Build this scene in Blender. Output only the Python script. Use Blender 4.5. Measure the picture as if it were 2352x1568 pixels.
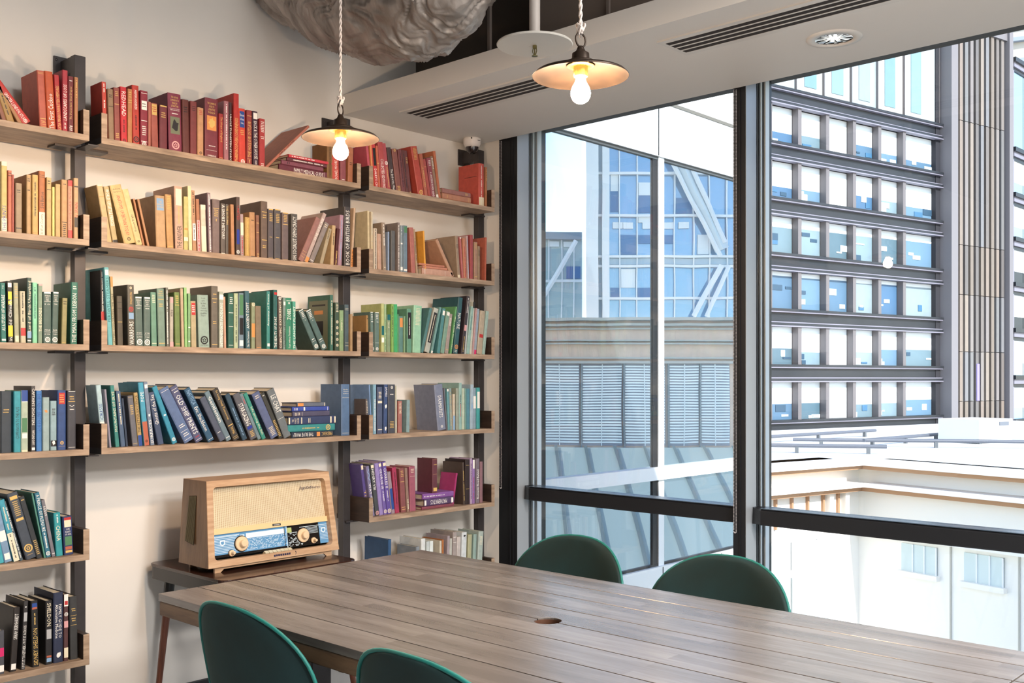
import bpy, bmesh, math, random
from mathutils import Vector, Matrix, noise
from math import sin, cos, pi, radians
for o in list(bpy.data.objects): bpy.data.objects.remove(o)
SC = bpy.context.scene
COL = SC.collection
random.seed(7)

# ------------------------------------------------------------------ camera
YAW = radians(42.75)
CAMX, CAMZ = 3.907, 1.36
cd = bpy.data.cameras.new('camera'); cam = bpy.data.objects.new('camera', cd); COL.objects.link(cam)
cam.location = (CAMX, 0, CAMZ); cam.rotation_euler = (pi/2, 0, YAW)
cd.sensor_width = 36; cd.lens = 36*2338/2352
cd.shift_y = (870.5-784)/2352
cd.clip_start = .05; cd.clip_end = 600
SC.camera = cam

# ------------------------------------------------------------------ light
w = bpy.data.worlds.new('world'); SC.world = w; w.use_nodes = True
nt = w.node_tree; nt.nodes.clear()
sky = nt.nodes.new('ShaderNodeTexSky'); sky.sky_type = 'NISHITA'; sky.sun_disc = False
sky.sun_elevation = radians(42); sky.sun_rotation = radians(100); sky.air_density = 1.0; sky.dust_density = .3
bg = nt.nodes.new('ShaderNodeBackground'); bg.inputs[1].default_value = .29
wo = nt.nodes.new('ShaderNodeOutputWorld')
hs = nt.nodes.new('ShaderNodeHueSaturation'); hs.inputs['Saturation'].default_value = .85
nt.links.new(sky.outputs[0], hs.inputs['Color']); nt.links.new(hs.outputs[0], bg.inputs[0]); nt.links.new(bg.outputs[0], wo.inputs[0])
sl = bpy.data.lights.new('sun', 'SUN'); sl.energy = 4.5; sl.angle = radians(.6); sl.color = (1, .96, .9)
so = bpy.data.objects.new('sun', sl); COL.objects.link(so)
so.rotation_euler = Vector((.82, -.26, .52)).to_track_quat('Z', 'Y').to_euler()
def area(name, loc, size, power, color=(1, .96, .92), rot=(0, 0, 0), sy=None):
    l = bpy.data.lights.new(name, 'AREA'); l.energy = power; l.color = color; l.size = size
    l.shape = 'RECTANGLE' if sy else 'DISK'
    if sy: l.size_y = sy
    o = bpy.data.objects.new(name, l); COL.objects.link(o); o.location = loc; o.rotation_euler = rot
    return o
# added fill: unseen area lights above the rest of the room
for i, (x, y, pw_) in enumerate(((5.2, .9, 88), (7.2, .9, 135), (5.4, 2.45, 88), (7.2, 2.45, 135), (3.8, 2.5, 22))):
    area('fill_light', (x, y, 3.3), 1.1, pw_, sy=.6)
SC.view_settings.view_transform = 'Standard'; SC.view_settings.look = 'None'
SC.view_settings.gamma = 1; SC.view_settings.use_curve_mapping = False
SC.view_settings.exposure = 0.66
SC.cycles.use_denoising = True
SC.cycles.max_bounces = 8; SC.cycles.diffuse_bounces = 4; SC.cycles.glossy_bounces = 4
SC.cycles.transparent_max_bounces = 12; SC.cycles.sample_clamp_indirect = 6
SC.cycles.caustics_reflective = False; SC.cycles.caustics_refractive = False

# ------------------------------------------------------------------ helpers
def lin(h):
    if not isinstance(h, str): return h
    h = h.lstrip('#'); r = [int(h[i:i+2], 16)/255 for i in (0, 2, 4)]
    return tuple(c/12.92 if c <= .04045 else ((c+.055)/1.055)**2.4 for c in r)
MATS = {}
def mat(name, col=(.8, .8, .8), rough=.6, metal=0, spec=.5, noise_amt=0, nscale=8, stretch=(1, 1, 1), bump=0, emit=None, estr=0, col2=None, sheen=0, detail=3, coat=0):
    if name in MATS: return MATS[name]
    m = bpy.data.materials.new(name); m.use_nodes = True; n = m.node_tree; b = n.nodes['Principled BSDF']
    c = lin(col); b.inputs['Base Color'].default_value = (*c, 1)
    b.inputs['Roughness'].default_value = rough; b.inputs['Metallic'].default_value = metal
    b.inputs['Specular IOR Level'].default_value = spec
    if sheen: b.inputs['Sheen Weight'].default_value = sheen; b.inputs['Sheen Roughness'].default_value = .35; b.inputs['Sheen Tint'].default_value = (.25, 1, .9, 1)
    if coat: b.inputs['Coat Weight'].default_value = coat; b.inputs['Coat Roughness'].default_value = .1
    if emit: b.inputs['Emission Color'].default_value = (*lin(emit), 1); b.inputs['Emission Strength'].default_value = estr
    if noise_amt or bump:
        tc = n.nodes.new('ShaderNodeTexCoord'); mp = n.nodes.new('ShaderNodeMapping'); mp.inputs['Scale'].default_value = stretch
        nz = n.nodes.new('ShaderNodeTexNoise'); nz.inputs['Scale'].default_value = nscale; nz.inputs['Detail'].default_value = detail
        n.links.new(tc.outputs['Object'], mp.inputs[0]); n.links.new(mp.outputs[0], nz.inputs[0])
        if noise_amt:
            rp = n.nodes.new('ShaderNodeValToRGB'); c2 = lin(col2) if col2 else tuple(x*(1-noise_amt) for x in c)
            rp.color_ramp.elements[0].position = .35; rp.color_ramp.elements[1].position = .65
            rp.color_ramp.elements[0].color = (*c2, 1); rp.color_ramp.elements[1].color = (*c, 1)
            n.links.new(nz.outputs[0], rp.inputs[0]); n.links.new(rp.outputs[0], b.inputs['Base Color'])
        if bump:
            bp = n.nodes.new('ShaderNodeBump'); bp.inputs['Strength'].default_value = bump; bp.inputs['Distance'].default_value = .01
            n.links.new(nz.outputs[0], bp.inputs['Height']); n.links.new(bp.outputs[0], b.inputs['Normal'])
    MATS[name] = m; return m
def mat_objcolor(name, rough=.55, amt=.12, attr=False, nscale=40, stretch=(1, 1, 1)):
    m = bpy.data.materials.new(name); m.use_nodes = True; n = m.node_tree; b = n.nodes['Principled BSDF']
    b.inputs['Roughness'].default_value = rough
    tc = n.nodes.new('ShaderNodeTexCoord'); nz = n.nodes.new('ShaderNodeTexNoise'); nz.inputs['Scale'].default_value = nscale; nz.inputs['Detail'].default_value = 4
    mp = n.nodes.new('ShaderNodeMapping'); mp.inputs['Scale'].default_value = stretch
    n.links.new(tc.outputs['Object'], mp.inputs[0]); n.links.new(mp.outputs[0], nz.inputs[0])
    mr = n.nodes.new('ShaderNodeMapRange'); mr.inputs['From Min'].default_value = .3; mr.inputs['From Max'].default_value = .7
    mr.inputs['To Min'].default_value = 1-amt; mr.inputs['To Max'].default_value = 1+amt*.5
    n.links.new(nz.outputs[0], mr.inputs['Value'])
    if attr: src = n.nodes.new('ShaderNodeAttribute'); src.attribute_name = 'tint'; out = src.outputs['Color']
    else: src = n.nodes.new('ShaderNodeObjectInfo'); out = src.outputs['Color']
    mx = n.nodes.new('ShaderNodeVectorMath'); mx.operation = 'SCALE'
    n.links.new(out, mx.inputs[0]); n.links.new(mr.outputs[0], mx.inputs['Scale']); n.links.new(mx.outputs[0], b.inputs['Base Color'])
    MATS[name] = m; return m
def wood(name, c1, c2, c3, rough=.5, axis='Y', scale=6, spec=.5, staves=None, bump=.15):
    m = bpy.data.materials.new(name); m.use_nodes = True; n = m.node_tree; b = n.nodes['Principled BSDF']
    b.inputs['Roughness'].default_value = rough; b.inputs['Specular IOR Level'].default_value = spec
    tc = n.nodes.new('ShaderNodeTexCoord'); mp = n.nodes.new('ShaderNodeMapping')
    s = {'X': (.12, 1, 1), 'Y': (1, .12, 1), 'Z': (1, 1, .12)}[axis]; mp.inputs['Scale'].default_value = tuple(v*scale for v in s)
    n.links.new(tc.outputs['Object'], mp.inputs[0])
    n1 = n.nodes.new('ShaderNodeTexNoise'); n1.inputs['Scale'].default_value = 3; n1.inputs['Detail'].default_value = 5; n1.inputs['Distortion'].default_value = 1.2
    n2 = n.nodes.new('ShaderNodeTexNoise'); n2.inputs['Scale'].default_value = 22; n2.inputs['Detail'].default_value = 4
    wv = n.nodes.new('ShaderNodeTexWave'); wv.wave_type = 'RINGS'; wv.inputs['Scale'].default_value = 1.6; wv.inputs['Distortion'].default_value = 6; wv.inputs['Detail'].default_value = 2
    for k in (n1, n2, wv): n.links.new(mp.outputs[0], k.inputs['Vector'])
    r = n.nodes.new('ShaderNodeValToRGB'); e = r.color_ramp.elements
    e[0].color = (*lin(c1), 1); e[0].position = .3; e[1].color = (*lin(c3), 1); e[1].position = .72
    x = e.new(.5); x.color = (*lin(c2), 1)
    a1 = n.nodes.new('ShaderNodeMath'); a1.operation = 'MULTIPLY_ADD'; a1.inputs[1].default_value = .35
    a2 = n.nodes.new('ShaderNodeMath'); a2.operation = 'MULTIPLY'; a2.inputs[1].default_value = .65
    n.links.new(n1.outputs[0], a2.inputs[0]); n.links.new(n2.outputs[0], a1.inputs[0]); n.links.new(a2.outputs[0], a1.inputs[2])
    a3 = n.nodes.new('ShaderNodeMath'); a3.operation = 'MULTIPLY_ADD'; a3.inputs[1].default_value = .12
    n.links.new(wv.outputs[1], a3.inputs[0]); n.links.new(a1.outputs[0], a3.inputs[2])
    sb = n.nodes.new('ShaderNodeMath'); sb.operation = 'SUBTRACT'; sb.inputs[1].default_value = .06
    n.links.new(a3.outputs[0], sb.inputs[0]); last = sb
    if staves:
        m2 = n.nodes.new('ShaderNodeMapping'); n.links.new(tc.outputs['Object'], m2.inputs[0])
        bk = n.nodes.new('ShaderNodeTexBrick'); bk.inputs['Color1'].default_value = (0, 0, 0, 1); bk.inputs['Color2'].default_value = (1, 1, 1, 1)
        bk.inputs['Scale'].default_value = 1; bk.inputs['Mortar Size'].default_value = 0; bk.inputs['Brick Width'].default_value = staves[0]; bk.inputs['Row Height'].default_value = staves[1]
        bk.offset = .37; bk.offset_frequency = 2
        n.links.new(m2.outputs[0], bk.inputs[0])
        a4 = n.nodes.new('ShaderNodeMath'); a4.operation = 'MULTIPLY_ADD'; a4.inputs[1].default_value = .26
        n.links.new(bk.outputs[0], a4.inputs[0]); n.links.new(sb.outputs[0], a4.inputs[2])
        a5 = n.nodes.new('ShaderNodeMath'); a5.operation = 'SUBTRACT'; a5.inputs[1].default_value = .13
        n.links.new(a4.outputs[0], a5.inputs[0]); last = a5
    n.links.new(last.outputs[0], r.inputs[0]); n.links.new(r.outputs[0], b.inputs['Base Color'])
    bp = n.nodes.new('ShaderNodeBump'); bp.inputs['Strength'].default_value = bump; bp.inputs['Distance'].default_value = .002
    n.links.new(n2.outputs[0], bp.inputs['Height']); n.links.new(bp.outputs[0], b.inputs['Normal'])
    MATS[name] = m; return m

def tag(o, label=None, cat=None, group=None, kind=None):
    if label: o['label'] = label
    if cat: o['category'] = cat
    if group: o['group'] = group
    if kind: o['kind'] = kind
    return o
def thing(name, label, cat, loc=(0, 0, 0), rot=(0, 0, 0), group=None, kind=None):
    o = bpy.data.objects.new(name, None); o.empty_display_size = .05; COL.objects.link(o)
    o.location = loc; o.rotation_euler = rot
    return tag(o, label, cat, group, kind)
class MB:
    """collects shapes and links them as ONE mesh object"""
    def __init__(s): s.v = []; s.f = []
    def add(s, vs, fs):
        k = len(s.v); s.v += [tuple(p) for p in vs]; s.f += [tuple(i+k for i in f) for f in fs]; return s
    def box(s, x0, x1, y0, y1, z0, z1):
        return s.add([(x, y, z) for x in (x0, x1) for y in (y0, y1) for z in (z0, z1)],
                     [(0, 1, 3, 2), (4, 6, 7, 5), (0, 4, 5, 1), (2, 3, 7, 6), (0, 2, 6, 4), (1, 5, 7, 3)])
    def rbox(s, x0, x1, y0, y1, z0, z1, c):
        """box with its four vertical (local z) corners rounded"""
        pts = []
        for cx, cy, a0 in ((x1-c, y1-c, 0), (x0+c, y1-c, 90), (x0+c, y0+c, 180), (x1-c, y0+c, 270)):
            for k in range(5): a = radians(a0+k*22.5); pts.append((cx+c*cos(a), cy+c*sin(a)))
        return s.prism(pts, z0, z1)
    def prism(s, pts, z0, z1, axis='z'):
        n = len(pts)
        def P(a, b, z): return {'z': (a, b, z), 'x': (z, a, b), 'y': (a, z, b)}[axis]
        s.add([P(a, b, z0) for a, b in pts]+[P(a, b, z1) for a, b in pts],
              [tuple(range(n-1, -1, -1)), tuple(range(n, 2*n))]+[(i, (i+1) % n, n+(i+1) % n, n+i) for i in range(n)])
        return s
    def lathe(s, prof, seg=32, c=(0, 0, 0), M=None, close=False):
        vs = []; m = len(prof)
        for i in range(seg):
            a = 2*pi*i/seg
            for r, z in prof: vs.append((c[0]+r*cos(a), c[1]+r*sin(a), c[2]+z))
        if M: vs = [tuple(M @ Vector(v)) for v in vs]
        fs = [(i*m+j, ((i+1) % seg)*m+j, ((i+1) % seg)*m+j+1, i*m+j+1) for i in range(seg) for j in range(m-1)]
        if prof[0][0] > 1e-6 and close: fs.append(tuple(i*m for i in range(seg-1, -1, -1)))
        if prof[-1][0] > 1e-6 and close: fs.append(tuple(i*m+m-1 for i in range(seg)))
        return s.add(vs, fs)
    def tube(s, path, r, seg=8, caps=True):
        path = [Vector(p) for p in path]; n = len(path); rs = r if isinstance(r, (list, tuple)) else [r]*n
        up = Vector((0, 0, 1)); vs = []; prev = None
        for i, p in enumerate(path):
            t = (path[min(i+1, n-1)]-path[max(i-1, 0)]).normalized()
            if prev is None:
                a = up if abs(t.z) < .9 else Vector((1, 0, 0)); u = t.cross(a).normalized()
            else: u = (prev-t*prev.dot(t)).normalized()
            prev = u; v = t.cross(u)
            for k in range(seg):
                an = 2*pi*k/seg; vs.append(p+(u*cos(an)+v*sin(an))*rs[i])
        fs = [(i*seg+k, i*seg+(k+1) % seg, (i+1)*seg+(k+1) % seg, (i+1)*seg+k) for i in range(n-1) for k in range(seg)]
        if caps: fs += [tuple(range(seg-1, -1, -1)), tuple((n-1)*seg+k for k in range(seg))]
        return s.add(vs, fs)
    def build(s, name, m, parent=None, smooth=False, color=None, bevel=0, loc=None, fix=False, seg=2):
        me = bpy.data.meshes.new(name); me.from_pydata(s.v, [], s.f)
        if fix or smooth or bevel:
            bm = bmesh.new(); bm.from_mesh(me)
            if smooth: bmesh.ops.remove_doubles(bm, verts=bm.verts, dist=1e-6)
            bmesh.ops.recalc_face_normals(bm, faces=bm.faces); bm.to_mesh(me); bm.free()
        me.update()
        if m: me.materials.append(m)
        o = bpy.data.objects.new(name, me); COL.objects.link(o)
        if parent: o.parent = parent
        if loc: o.location = loc
        if color: o.color = (*lin(color), 1)
        if smooth: me.shade_smooth()
        if bevel:
            b = o.modifiers.new('bevel', 'BEVEL'); b.width = bevel; b.segments = seg; b.limit_method = 'ANGLE'
        return o
def copy_part(o, parent, loc):
    c = o.copy(); COL.objects.link(c); c.parent = parent; c.location = loc; return c
def structure(o): o['kind'] = 'structure'; return o
TEXTS = []
def text(txt, parent, name, m, origin, right, up, w, h, color=None):
    """flat lettering fitted into a w x h rectangle whose lower left corner is origin"""
    cu = bpy.data.curves.new(name, 'FONT'); cu.body = txt; cu.resolution_u = 1; cu.align_x = 'LEFT'
    o = bpy.data.objects.new(name, cu); COL.objects.link(o)
    TEXTS.append((o, parent, name, m, Vector(origin), Vector(right), Vector(up), w, h, color))
def finish_texts():
    bpy.context.view_layer.update(); dg = bpy.context.evaluated_depsgraph_get()
    made = [(t, bpy.data.meshes.new_from_object(t[0].evaluated_get(dg))) for t in TEXTS]
    for (o, parent, name, m, org, R, U, w, h, color), me in made:
        cu = o.data; bpy.data.objects.remove(o); bpy.data.curves.remove(cu)
        if not me.vertices: continue
        xs = [v.co.x for v in me.vertices]; ys = [v.co.y for v in me.vertices]
        x0, x1, y0, y1 = min(xs), max(xs), min(ys), max(ys)
        sx = w/max(1e-6, x1-x0); sy = h/max(1e-6, y1-y0); 
        for v in me.vertices: v.co = org+R*((v.co.x-x0)*sx)+U*((v.co.y-y0)*sy)
        me.materials.clear(); me.materials.append(m); me.name = name
        p = bpy.data.objects.new(name, me); COL.objects.link(p); p.parent = parent
        if color: p.color = (*lin(color), 1)

# ------------------------------------------------------------------ materials
wall_m = mat('wall_paint', 'e9e5df', .85, noise_amt=.03, nscale=3, bump=.02)
white_m = mat('white_plaster', 'dcd8d2', .7)
void_m = mat('dark_ceiling', '4a4542', .9)
oak = wood('smoked_oak', '846e5a', 'a48b74', 'c4aa90', .5, 'Y', 9)
oak_end = wood('shaded_oak_end', '2c211c', '3a2c25', '4a3a30', .55, 'X', 9)  # same oak, the shade on the end faces put into the colour
steel = mat('black_steel', '454142', .42, .35, noise_amt=.15, nscale=20)
table_w = wood('table_top_wood', '67605b', '746d68', '857e79', .25, 'X', 5, 1.0, staves=(.55, .0422), bump=.06)
table_side = wood('table_side_wood', '5c4634', '7a5f48', '8f7358', .5, 'X', 6)
walnut = wood('dark_walnut', '2a1914', '3a241c', '54382c', .14, 'Y', 6, .6)
walnut_leg = wood('red_walnut_leg', '4a2a20', '643a2c', '7a4a38', .35, 'Z', 6)
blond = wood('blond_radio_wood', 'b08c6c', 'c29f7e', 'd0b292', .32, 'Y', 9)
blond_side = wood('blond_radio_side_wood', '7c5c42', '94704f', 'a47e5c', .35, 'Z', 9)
velvet = mat('green_velvet', '02282a', .8, sheen=.08, noise_amt=.6, nscale=5, detail=4, col2='021c19', bump=.1)
piping = mat('green_piping', '0c6a62', .55, sheen=.3)
alu_dark = mat('anthracite_aluminium', '26282c', .38, .3)
alu_side = mat('painted_sheen_reveal', 'b4bac0', .35, .35)  # dark anodised side, its grazing reflection put into the pale grey
alu_light = mat('white_aluminium', 'e8ecee', .4)
gasket = mat('black_gasket', '1a1c20', .6)
brass = mat('aged_brass', '1e1610', .6, 0, spec=.15, noise_amt=.5, nscale=14, col2='120d0a')
bronze = mat('dark_bronze', '40342c', .4, .6)
floor_m = mat('pale_floor', 'b8bcc0', .35, noise_amt=.05, nscale=2)
cloth = mat_objcolor('book_cloth', .55, .14)
ink = mat_objcolor('spine_ink', .45, .0)
paper = mat('book_paper', 'd8ccb4', .85, noise_amt=.12, nscale=90, stretch=(1, 8, 1))
objc = mat_objcolor('painted_colour', .5, .05, nscale=3)

# ------------------------------------------------------------------ room shell
structure(MB().box(-.2, 9, -4.2, 4.2, -.12, 0).build('floor', floor_m))
structure(MB().box(-.2, 0, -4.2, 4.16, 0, 3.35).build('wall_left', wall_m))
structure(MB().box(-.2, 9, -4.4, -4.2, 0, 3.35).build('wall_back', mat('dark_back_wall', '4c443e', .85)))
structure(MB().box(9, 9.2, -4.4, 4.16, 0, 3.35).build('wall_right', wall_m))
structure(MB().box(-.2, 9.2, -4.4, 4.3, 3.35, 3.5).build('ceiling', void_m))
structure(MB().box(0, 9, 3.03, 3.91, 2.625, 2.72).build('ceiling_beam', white_m))
structure(MB().box(0, 9, 3.5, 3.6, 2.72, 3.35).build('trim_1', mat('brown_bulkhead', '5a514b', .85)))
structure(MB().box(0, 9, 3.91, 4.2, 2.7, 3.35).build('trim_2', void_m))
structure(MB().box(0, .018, -4.2, 3.93, 0, .085).build('baseboard_left', mat('black_baseboard', '23262b', .5)))
structure(MB().box(0, .18, 3.93, 4.16, 0, 2.7).build('wall_reveal', wall_m))
structure(MB().box(0, 9, 3.97, 4.16, 0, .06).build('trim_3', alu_dark))
b_ = structure(MB().box(1.12, 1.72, 3.15, 3.5, 2.74, 3.34).build('trim_4', mat('duct_box_paint', '6b6058', .8)))
# window wall: one window per bay
GL = bpy.data.materials.new('window_glass'); GL.use_nodes = True; n = GL.node_tree; n.nodes.clear()
tr = n.nodes.new('ShaderNodeBsdfTransparent'); tr.inputs[0].default_value = (.97, .985, .98, 1); gl = n.nodes.new('ShaderNodeBsdfGlossy'); gl.inputs['Roughness'].default_value = .0
fr = n.nodes.new('ShaderNodeFresnel'); fr.inputs[0].default_value = 1.45; mx = n.nodes.new('ShaderNodeMixShader'); ou = n.nodes.new('ShaderNodeOutputMaterial')
n.links.new(fr.outputs[0], mx.inputs[0]); n.links.new(tr.outputs[0], mx.inputs[1]); n.links.new(gl.outputs[0], mx.inputs[2]); n.links.new(mx.outputs[0], ou.inputs[0])
MX = [(.18, .311)] + [(1.593+1.344*k, 1.655+1.344*k) for k in range(6)]
for i in range(len(MX)):
    x0, x1 = MX[i]; nx = MX[i+1][0] if i+1 < len(MX) else 9.0
    wn = structure(thing('window_%d' % (i+1), None, None))
    m_ = MB().box(x0, x1-.002, 3.93, 4.16, 0, 2.7)
    for gx in ((.62, .78) if i == 0 else (.55,)):       # shadow grooves of the extrusion
        xx = x0+(x1-x0)*gx; m_.box(xx, xx+.003, 3.925, 3.93, 0, 2.7)
    structure(m_.build('mullion', alu_dark, wn))
    structure(MB().box(x1-.002, x1, 3.932, 4.033, 0, 2.7).build('mullion_reveal', alu_side, wn))
    structure(MB().box(x1, x1+.006, 4.033, 4.043, .06, 2.7).box(x1, x1+.012, 4.057, 4.066, .06, 2.7).build('gasket', gasket, wn))
    structure(MB().box(x1-.001, x1+.009, 4.043, 4.057, .06, 2.7).box(x1-.001, x1+.02, 4.066, 4.1, .06, 2.7).build('glazing_bead', alu_light, wn))
    # rounded transom bar fixed to the mullion
    z0, z1 = .728, .800; t = MB()
    prof = [(3.958, z0+.006), (3.962, z0), (4.05, z0), (4.05, z1), (3.968, z1), (3.958, z1-.01)]
    t.prism(prof, x1+.055, nx-.0, 'x')
    t.add([(x1, 3.985, z0+.0), (x1, 4.05, z0), (x1, 4.05, z1), (x1, 3.99, z1)]+[(x1+.056, a, b) for a, b in ((3.958, z0+.003), (4.05, z0), (4.05, z1), (3.958, z1-.01))],
          [(0, 1, 2, 3), (4, 7, 6, 5), (0, 4, 5, 1), (1, 5, 6, 2), (2, 6, 7, 3), (3, 7, 4, 0)])
    structure(t.build('transom', alu_dark, wn, fix=True))
    structure(MB().box(x1+.054, nx, 3.959, 4.045, z1-.001, z1+.002).build('transom_top', mat('transom_highlight', '6f8296', .25, .6), wn))  # highlight along the bar's top, painted as a lighter strip
    structure(MB().box(x1, nx, 4.02, 4.028, z1+.002, 2.7).box(x1, nx, 4.02, 4.028, .06, z0).build('pane', GL, wn))

# bead chains of the roller blinds
def chain(x, zb, label):
    b = MB(); z = 2.62
    pts = []
    while z > zb+.012: pts.append((-.0055, z)); z -= .0062
    for k in range(7): a = pi+pi*k/6; pts.append((.0055*cos(a), zb+.006+.0055*sin(a)))
    z = zb+.012
    while z < 2.62: pts.append((.0055, z)); z += .0062
    for dx, zz in pts:
        r = .0027; b.add([(dx+r, 0, zz), (dx-r, 0, zz), (dx, r, zz), (dx, -r, zz), (dx, 0, zz+r), (dx, 0, zz-r)],
                         [(0, 2, 4), (2, 1, 4), (1, 3, 4), (3, 0, 4), (2, 0, 5), (1, 2, 5), (3, 1, 5), (0, 3, 5)])
    o = b.build('blind_chain', mat('chain_beads', 'dcd6d6', .3, .5), loc=(x, 3.916, 0))
    tag(o, label, 'blind chain', 'blind chains')
chain(.206, .782, 'beaded blind chain hanging in front of the window mullion nearest the bookshelves')
chain(1.61, .690, 'beaded blind chain hanging in front of the middle window mullion')

# ------------------------------------------------------------------ beam fittings
def vent(x0, x1, label):
    t = thing('air_vent', label, 'air vent', ((x0+x1)/2, 3.27, 2.625), group='linear air vents in the beam')
    h = (x1-x0)/2; f = MB()
    f.box(-h, h, -.1, -.075, -.006, 0).box(-h, h, .075, .1, -.006, 0).box(-h, -h+.02, -.075, .075, -.006, 0).box(h-.02, h, -.075, .075, -.006, 0)
    f.build('frame', mat('vent_white', 'd2cec8', .5), t)
    for k in range(4): MB().box(-h+.02, h-.02, -.070+k*.038, -.046+k*.038, -.0062, -.0003).build('slot', mat('vent_slot', '2a2422', .9), t)
    for k in range(5): MB().box(-h+.02, h-.02, -.078+k*.038-.004*(k > 0), -.078+k*.038+.005*(k < 4), -.0064, -.001).build('vane', MATS['vent_white'], t)
vent(.25, 1.30, 'white four-slot linear air vent at the bookshelf end of the beam')
vent(1.715, 2.95, 'white four-slot linear air vent running out of the top of the picture')
t = thing('downlight', 'round chrome-lined downlight recessed in the beam beside the longer vent', 'downlight', (2.22, 3.585, 2.625))
MB().lathe([(.068, 0), (.068, -.006), (.096, -.006), (.1, 0)], 48).build('trim_ring', white_m, t, smooth=True)
MB().lathe([(.068, -.003), (.064, -.001), (.03, -.0005), (0, -.0003)], 48).build('reflector', mat('chrome_reflector', 'd8d8d8', .08, 1), t, smooth=True)
b = MB()
for k in range(10):
    a = 2*pi*k/10; b.prism([(.02*cos(a), .02*sin(a)), (.066*cos(a-.12), .066*sin(a-.12)), (.066*cos(a+.12), .066*sin(a+.12))], -.0028, -.0022)
b.build('reflector_facets', mat('dark_facet', '4a4848', .2, .8), t)
# dome camera
t = thing('dome_camera', 'small white dome security camera under the beam above the bookshelf', 'security camera', (.118, 3.79, 2.625))
MB().lathe([(0, 0), (.046, 0), (.047, -.006), (.046, -.03), (.038, -.046), (.033, -.047)], 40).build('housing', mat('camera_white', 'e2dcd8', .35), t, smooth=True)
MB().lathe([(.036, -.045), (.034, -.058), (.026, -.072), (.013, -.080), (0, -.0825)], 40).build('dome', mat('smoked_dome', '2a2426', .06, .1, coat=1), t, smooth=True)
MB().lathe([(0, -.083), (.012, -.0815), (.012, -.079)], 16, c=(.006, -.004, 0)).build('lens', mat('lens_black', '080808', .05), t)
MB().box(.0465, .0475, -.006, .012, -.018, -.014).build('maker_mark', mat('mark_grey', '6a6460', .5), t)
MB().lathe([(0, -.009), (.0035, -.008), (.0035, 0)], 10, c=(.03, -.034, -.003)).build('screw', gasket, t)
# sprinkler on its pipe with a white disc
t = thing('sprinkler', 'sprinkler head below a round white disc on a white drop pipe', 'sprinkler', (1.715, 2.48, 2.447))
MB().lathe([(0, .004), (.122, .004), (.124, 0), (.122, -.003), (0, -.003)], 56).build('disc', mat('disc_white', 'c8c4bc', .55), t, smooth=False)
MB().lathe([(.0175, .03), (.0175, .94)], 24).build('pipe', mat('pipe_white', 'b4aca6', .5), t, smooth=True)
MB().lathe([(.02, .004), (.022, .02), (.02, .034), (.0175, .036)], 24).build('collar', MATS['pipe_white'], t, smooth=True)
b = MB().lathe([(.007, -.003), (.007, -.012), (.004, -.014), (0, -.014)], 12).lathe([(0, -.036), (.010, -.036), (.010, -.038), (0, -.038)], 12)
b.tube([(.007, 0, -.012), (.009, 0, -.022), (.003, 0, -.035)], .0015, 6).tube([(-.007, 0, -.012), (-.009, 0, -.022), (-.003, 0, -.035)], .0015, 6).tube([(0, 0, -.013), (0, 0, -.035)], .002, 6)
b.build('sprinkler_head', mat('sprinkler_brass', '8c8458', .3, .9), t)

# insulated flexible duct
path = [Vector(p) for p in ((-.3, 2.64, 3.40), (-.02, 2.66, 3.24), (.26, 2.67, 3.06), (.57, 2.68, 2.90), (.86, 2.68, 2.825), (1.06, 2.67, 2.85), (1.19, 2.66, 2.96), (1.24, 2.66, 3.18))]
def cr(P, t):
    i = min(int(t), len(P)-2); f = t-i; p0, p1, p2, p3 = P[max(i-1, 0)], P[i], P[i+1], P[min(i+2, len(P)-1)]
    return .5*((2*p1)+(p2-p0)*f+(2*p0-5*p1+4*p2-p3)*f*f+(3*p1-p0-3*p2+p3)*f**3)
N, S = 420, 170; b = MB(); vs = []; pu = None
for i in range(N+1):
    tt = i/N*(len(path)-1)*.9999; p = cr(path, tt); q = (cr(path, min(tt+.02, len(path)-1.001))-cr(path, max(tt-.02, 0))).normalized()
    u = q.cross(Vector((0, 0, 1))).normalized(); v = q.cross(u); L = tt*.42
    sag = .018*math.cos(L*2*pi/.36)
    for k in range(S):
        a = 2*pi*k/S; c, s_ = cos(a), sin(a)
        W = Vector((L*1.6, c*.9, s_*.9)); sw = noise.noise(W)*1.1+noise.noise(W*2.3+Vector((7, 0, 0)))*.5
        n1 = noise.noise(Vector((L*9+sw*3.2, c*.9+4, s_*.9))); n2 = noise.noise(Vector((L*24+sw*8, c*2.6, s_*2.6+9))); n3 = noise.noise(Vector((L*55+sw*15, c*7, s_*7)))
        d = .017*(.75-(abs(n1)*2.6)**.65)+.008*(.5-abs(n2)*2.4)+.003*n3+.012*noise.noise(Vector((L*2.5, c*1.5, s_*1.5)))
        r = .192+sag*.5+d
        vs.append(p+u*c*r+v*s_*r)
fs = [(i*S+k, i*S+(k+1) % S, (i+1)*S+(k+1) % S, (i+1)*S+k) for i in range(N) for k in range(S)]
b.add(vs, fs)
t = thing('flexible_duct', 'crumpled silver-grey flexible air duct sagging under the ceiling', 'air duct', (0, 0, 0))
b.build('sleeve', mat('foil_sleeve', 'b8aea6', .4, .35, noise_amt=.4, nscale=6, detail=9, bump=.7, stretch=(3.5, 1, 1), col2='8a8078'), t, smooth=True)
for i, x in enumerate((.86, 1.5)):
    o = MB().box(x, x+.014, 3.14, 3.154, 2.72, 3.35).build('hanger_rod', mat('rod_grey', '7a706a', .5, .3))
    tag(o, ('thin vertical hanger rod in the ceiling void left of the sprinkler pipe', 'thin vertical hanger rod in the ceiling void behind the sprinkler pipe')[i], 'hanger rod', 'hanger rods in the ceiling void')

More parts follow.
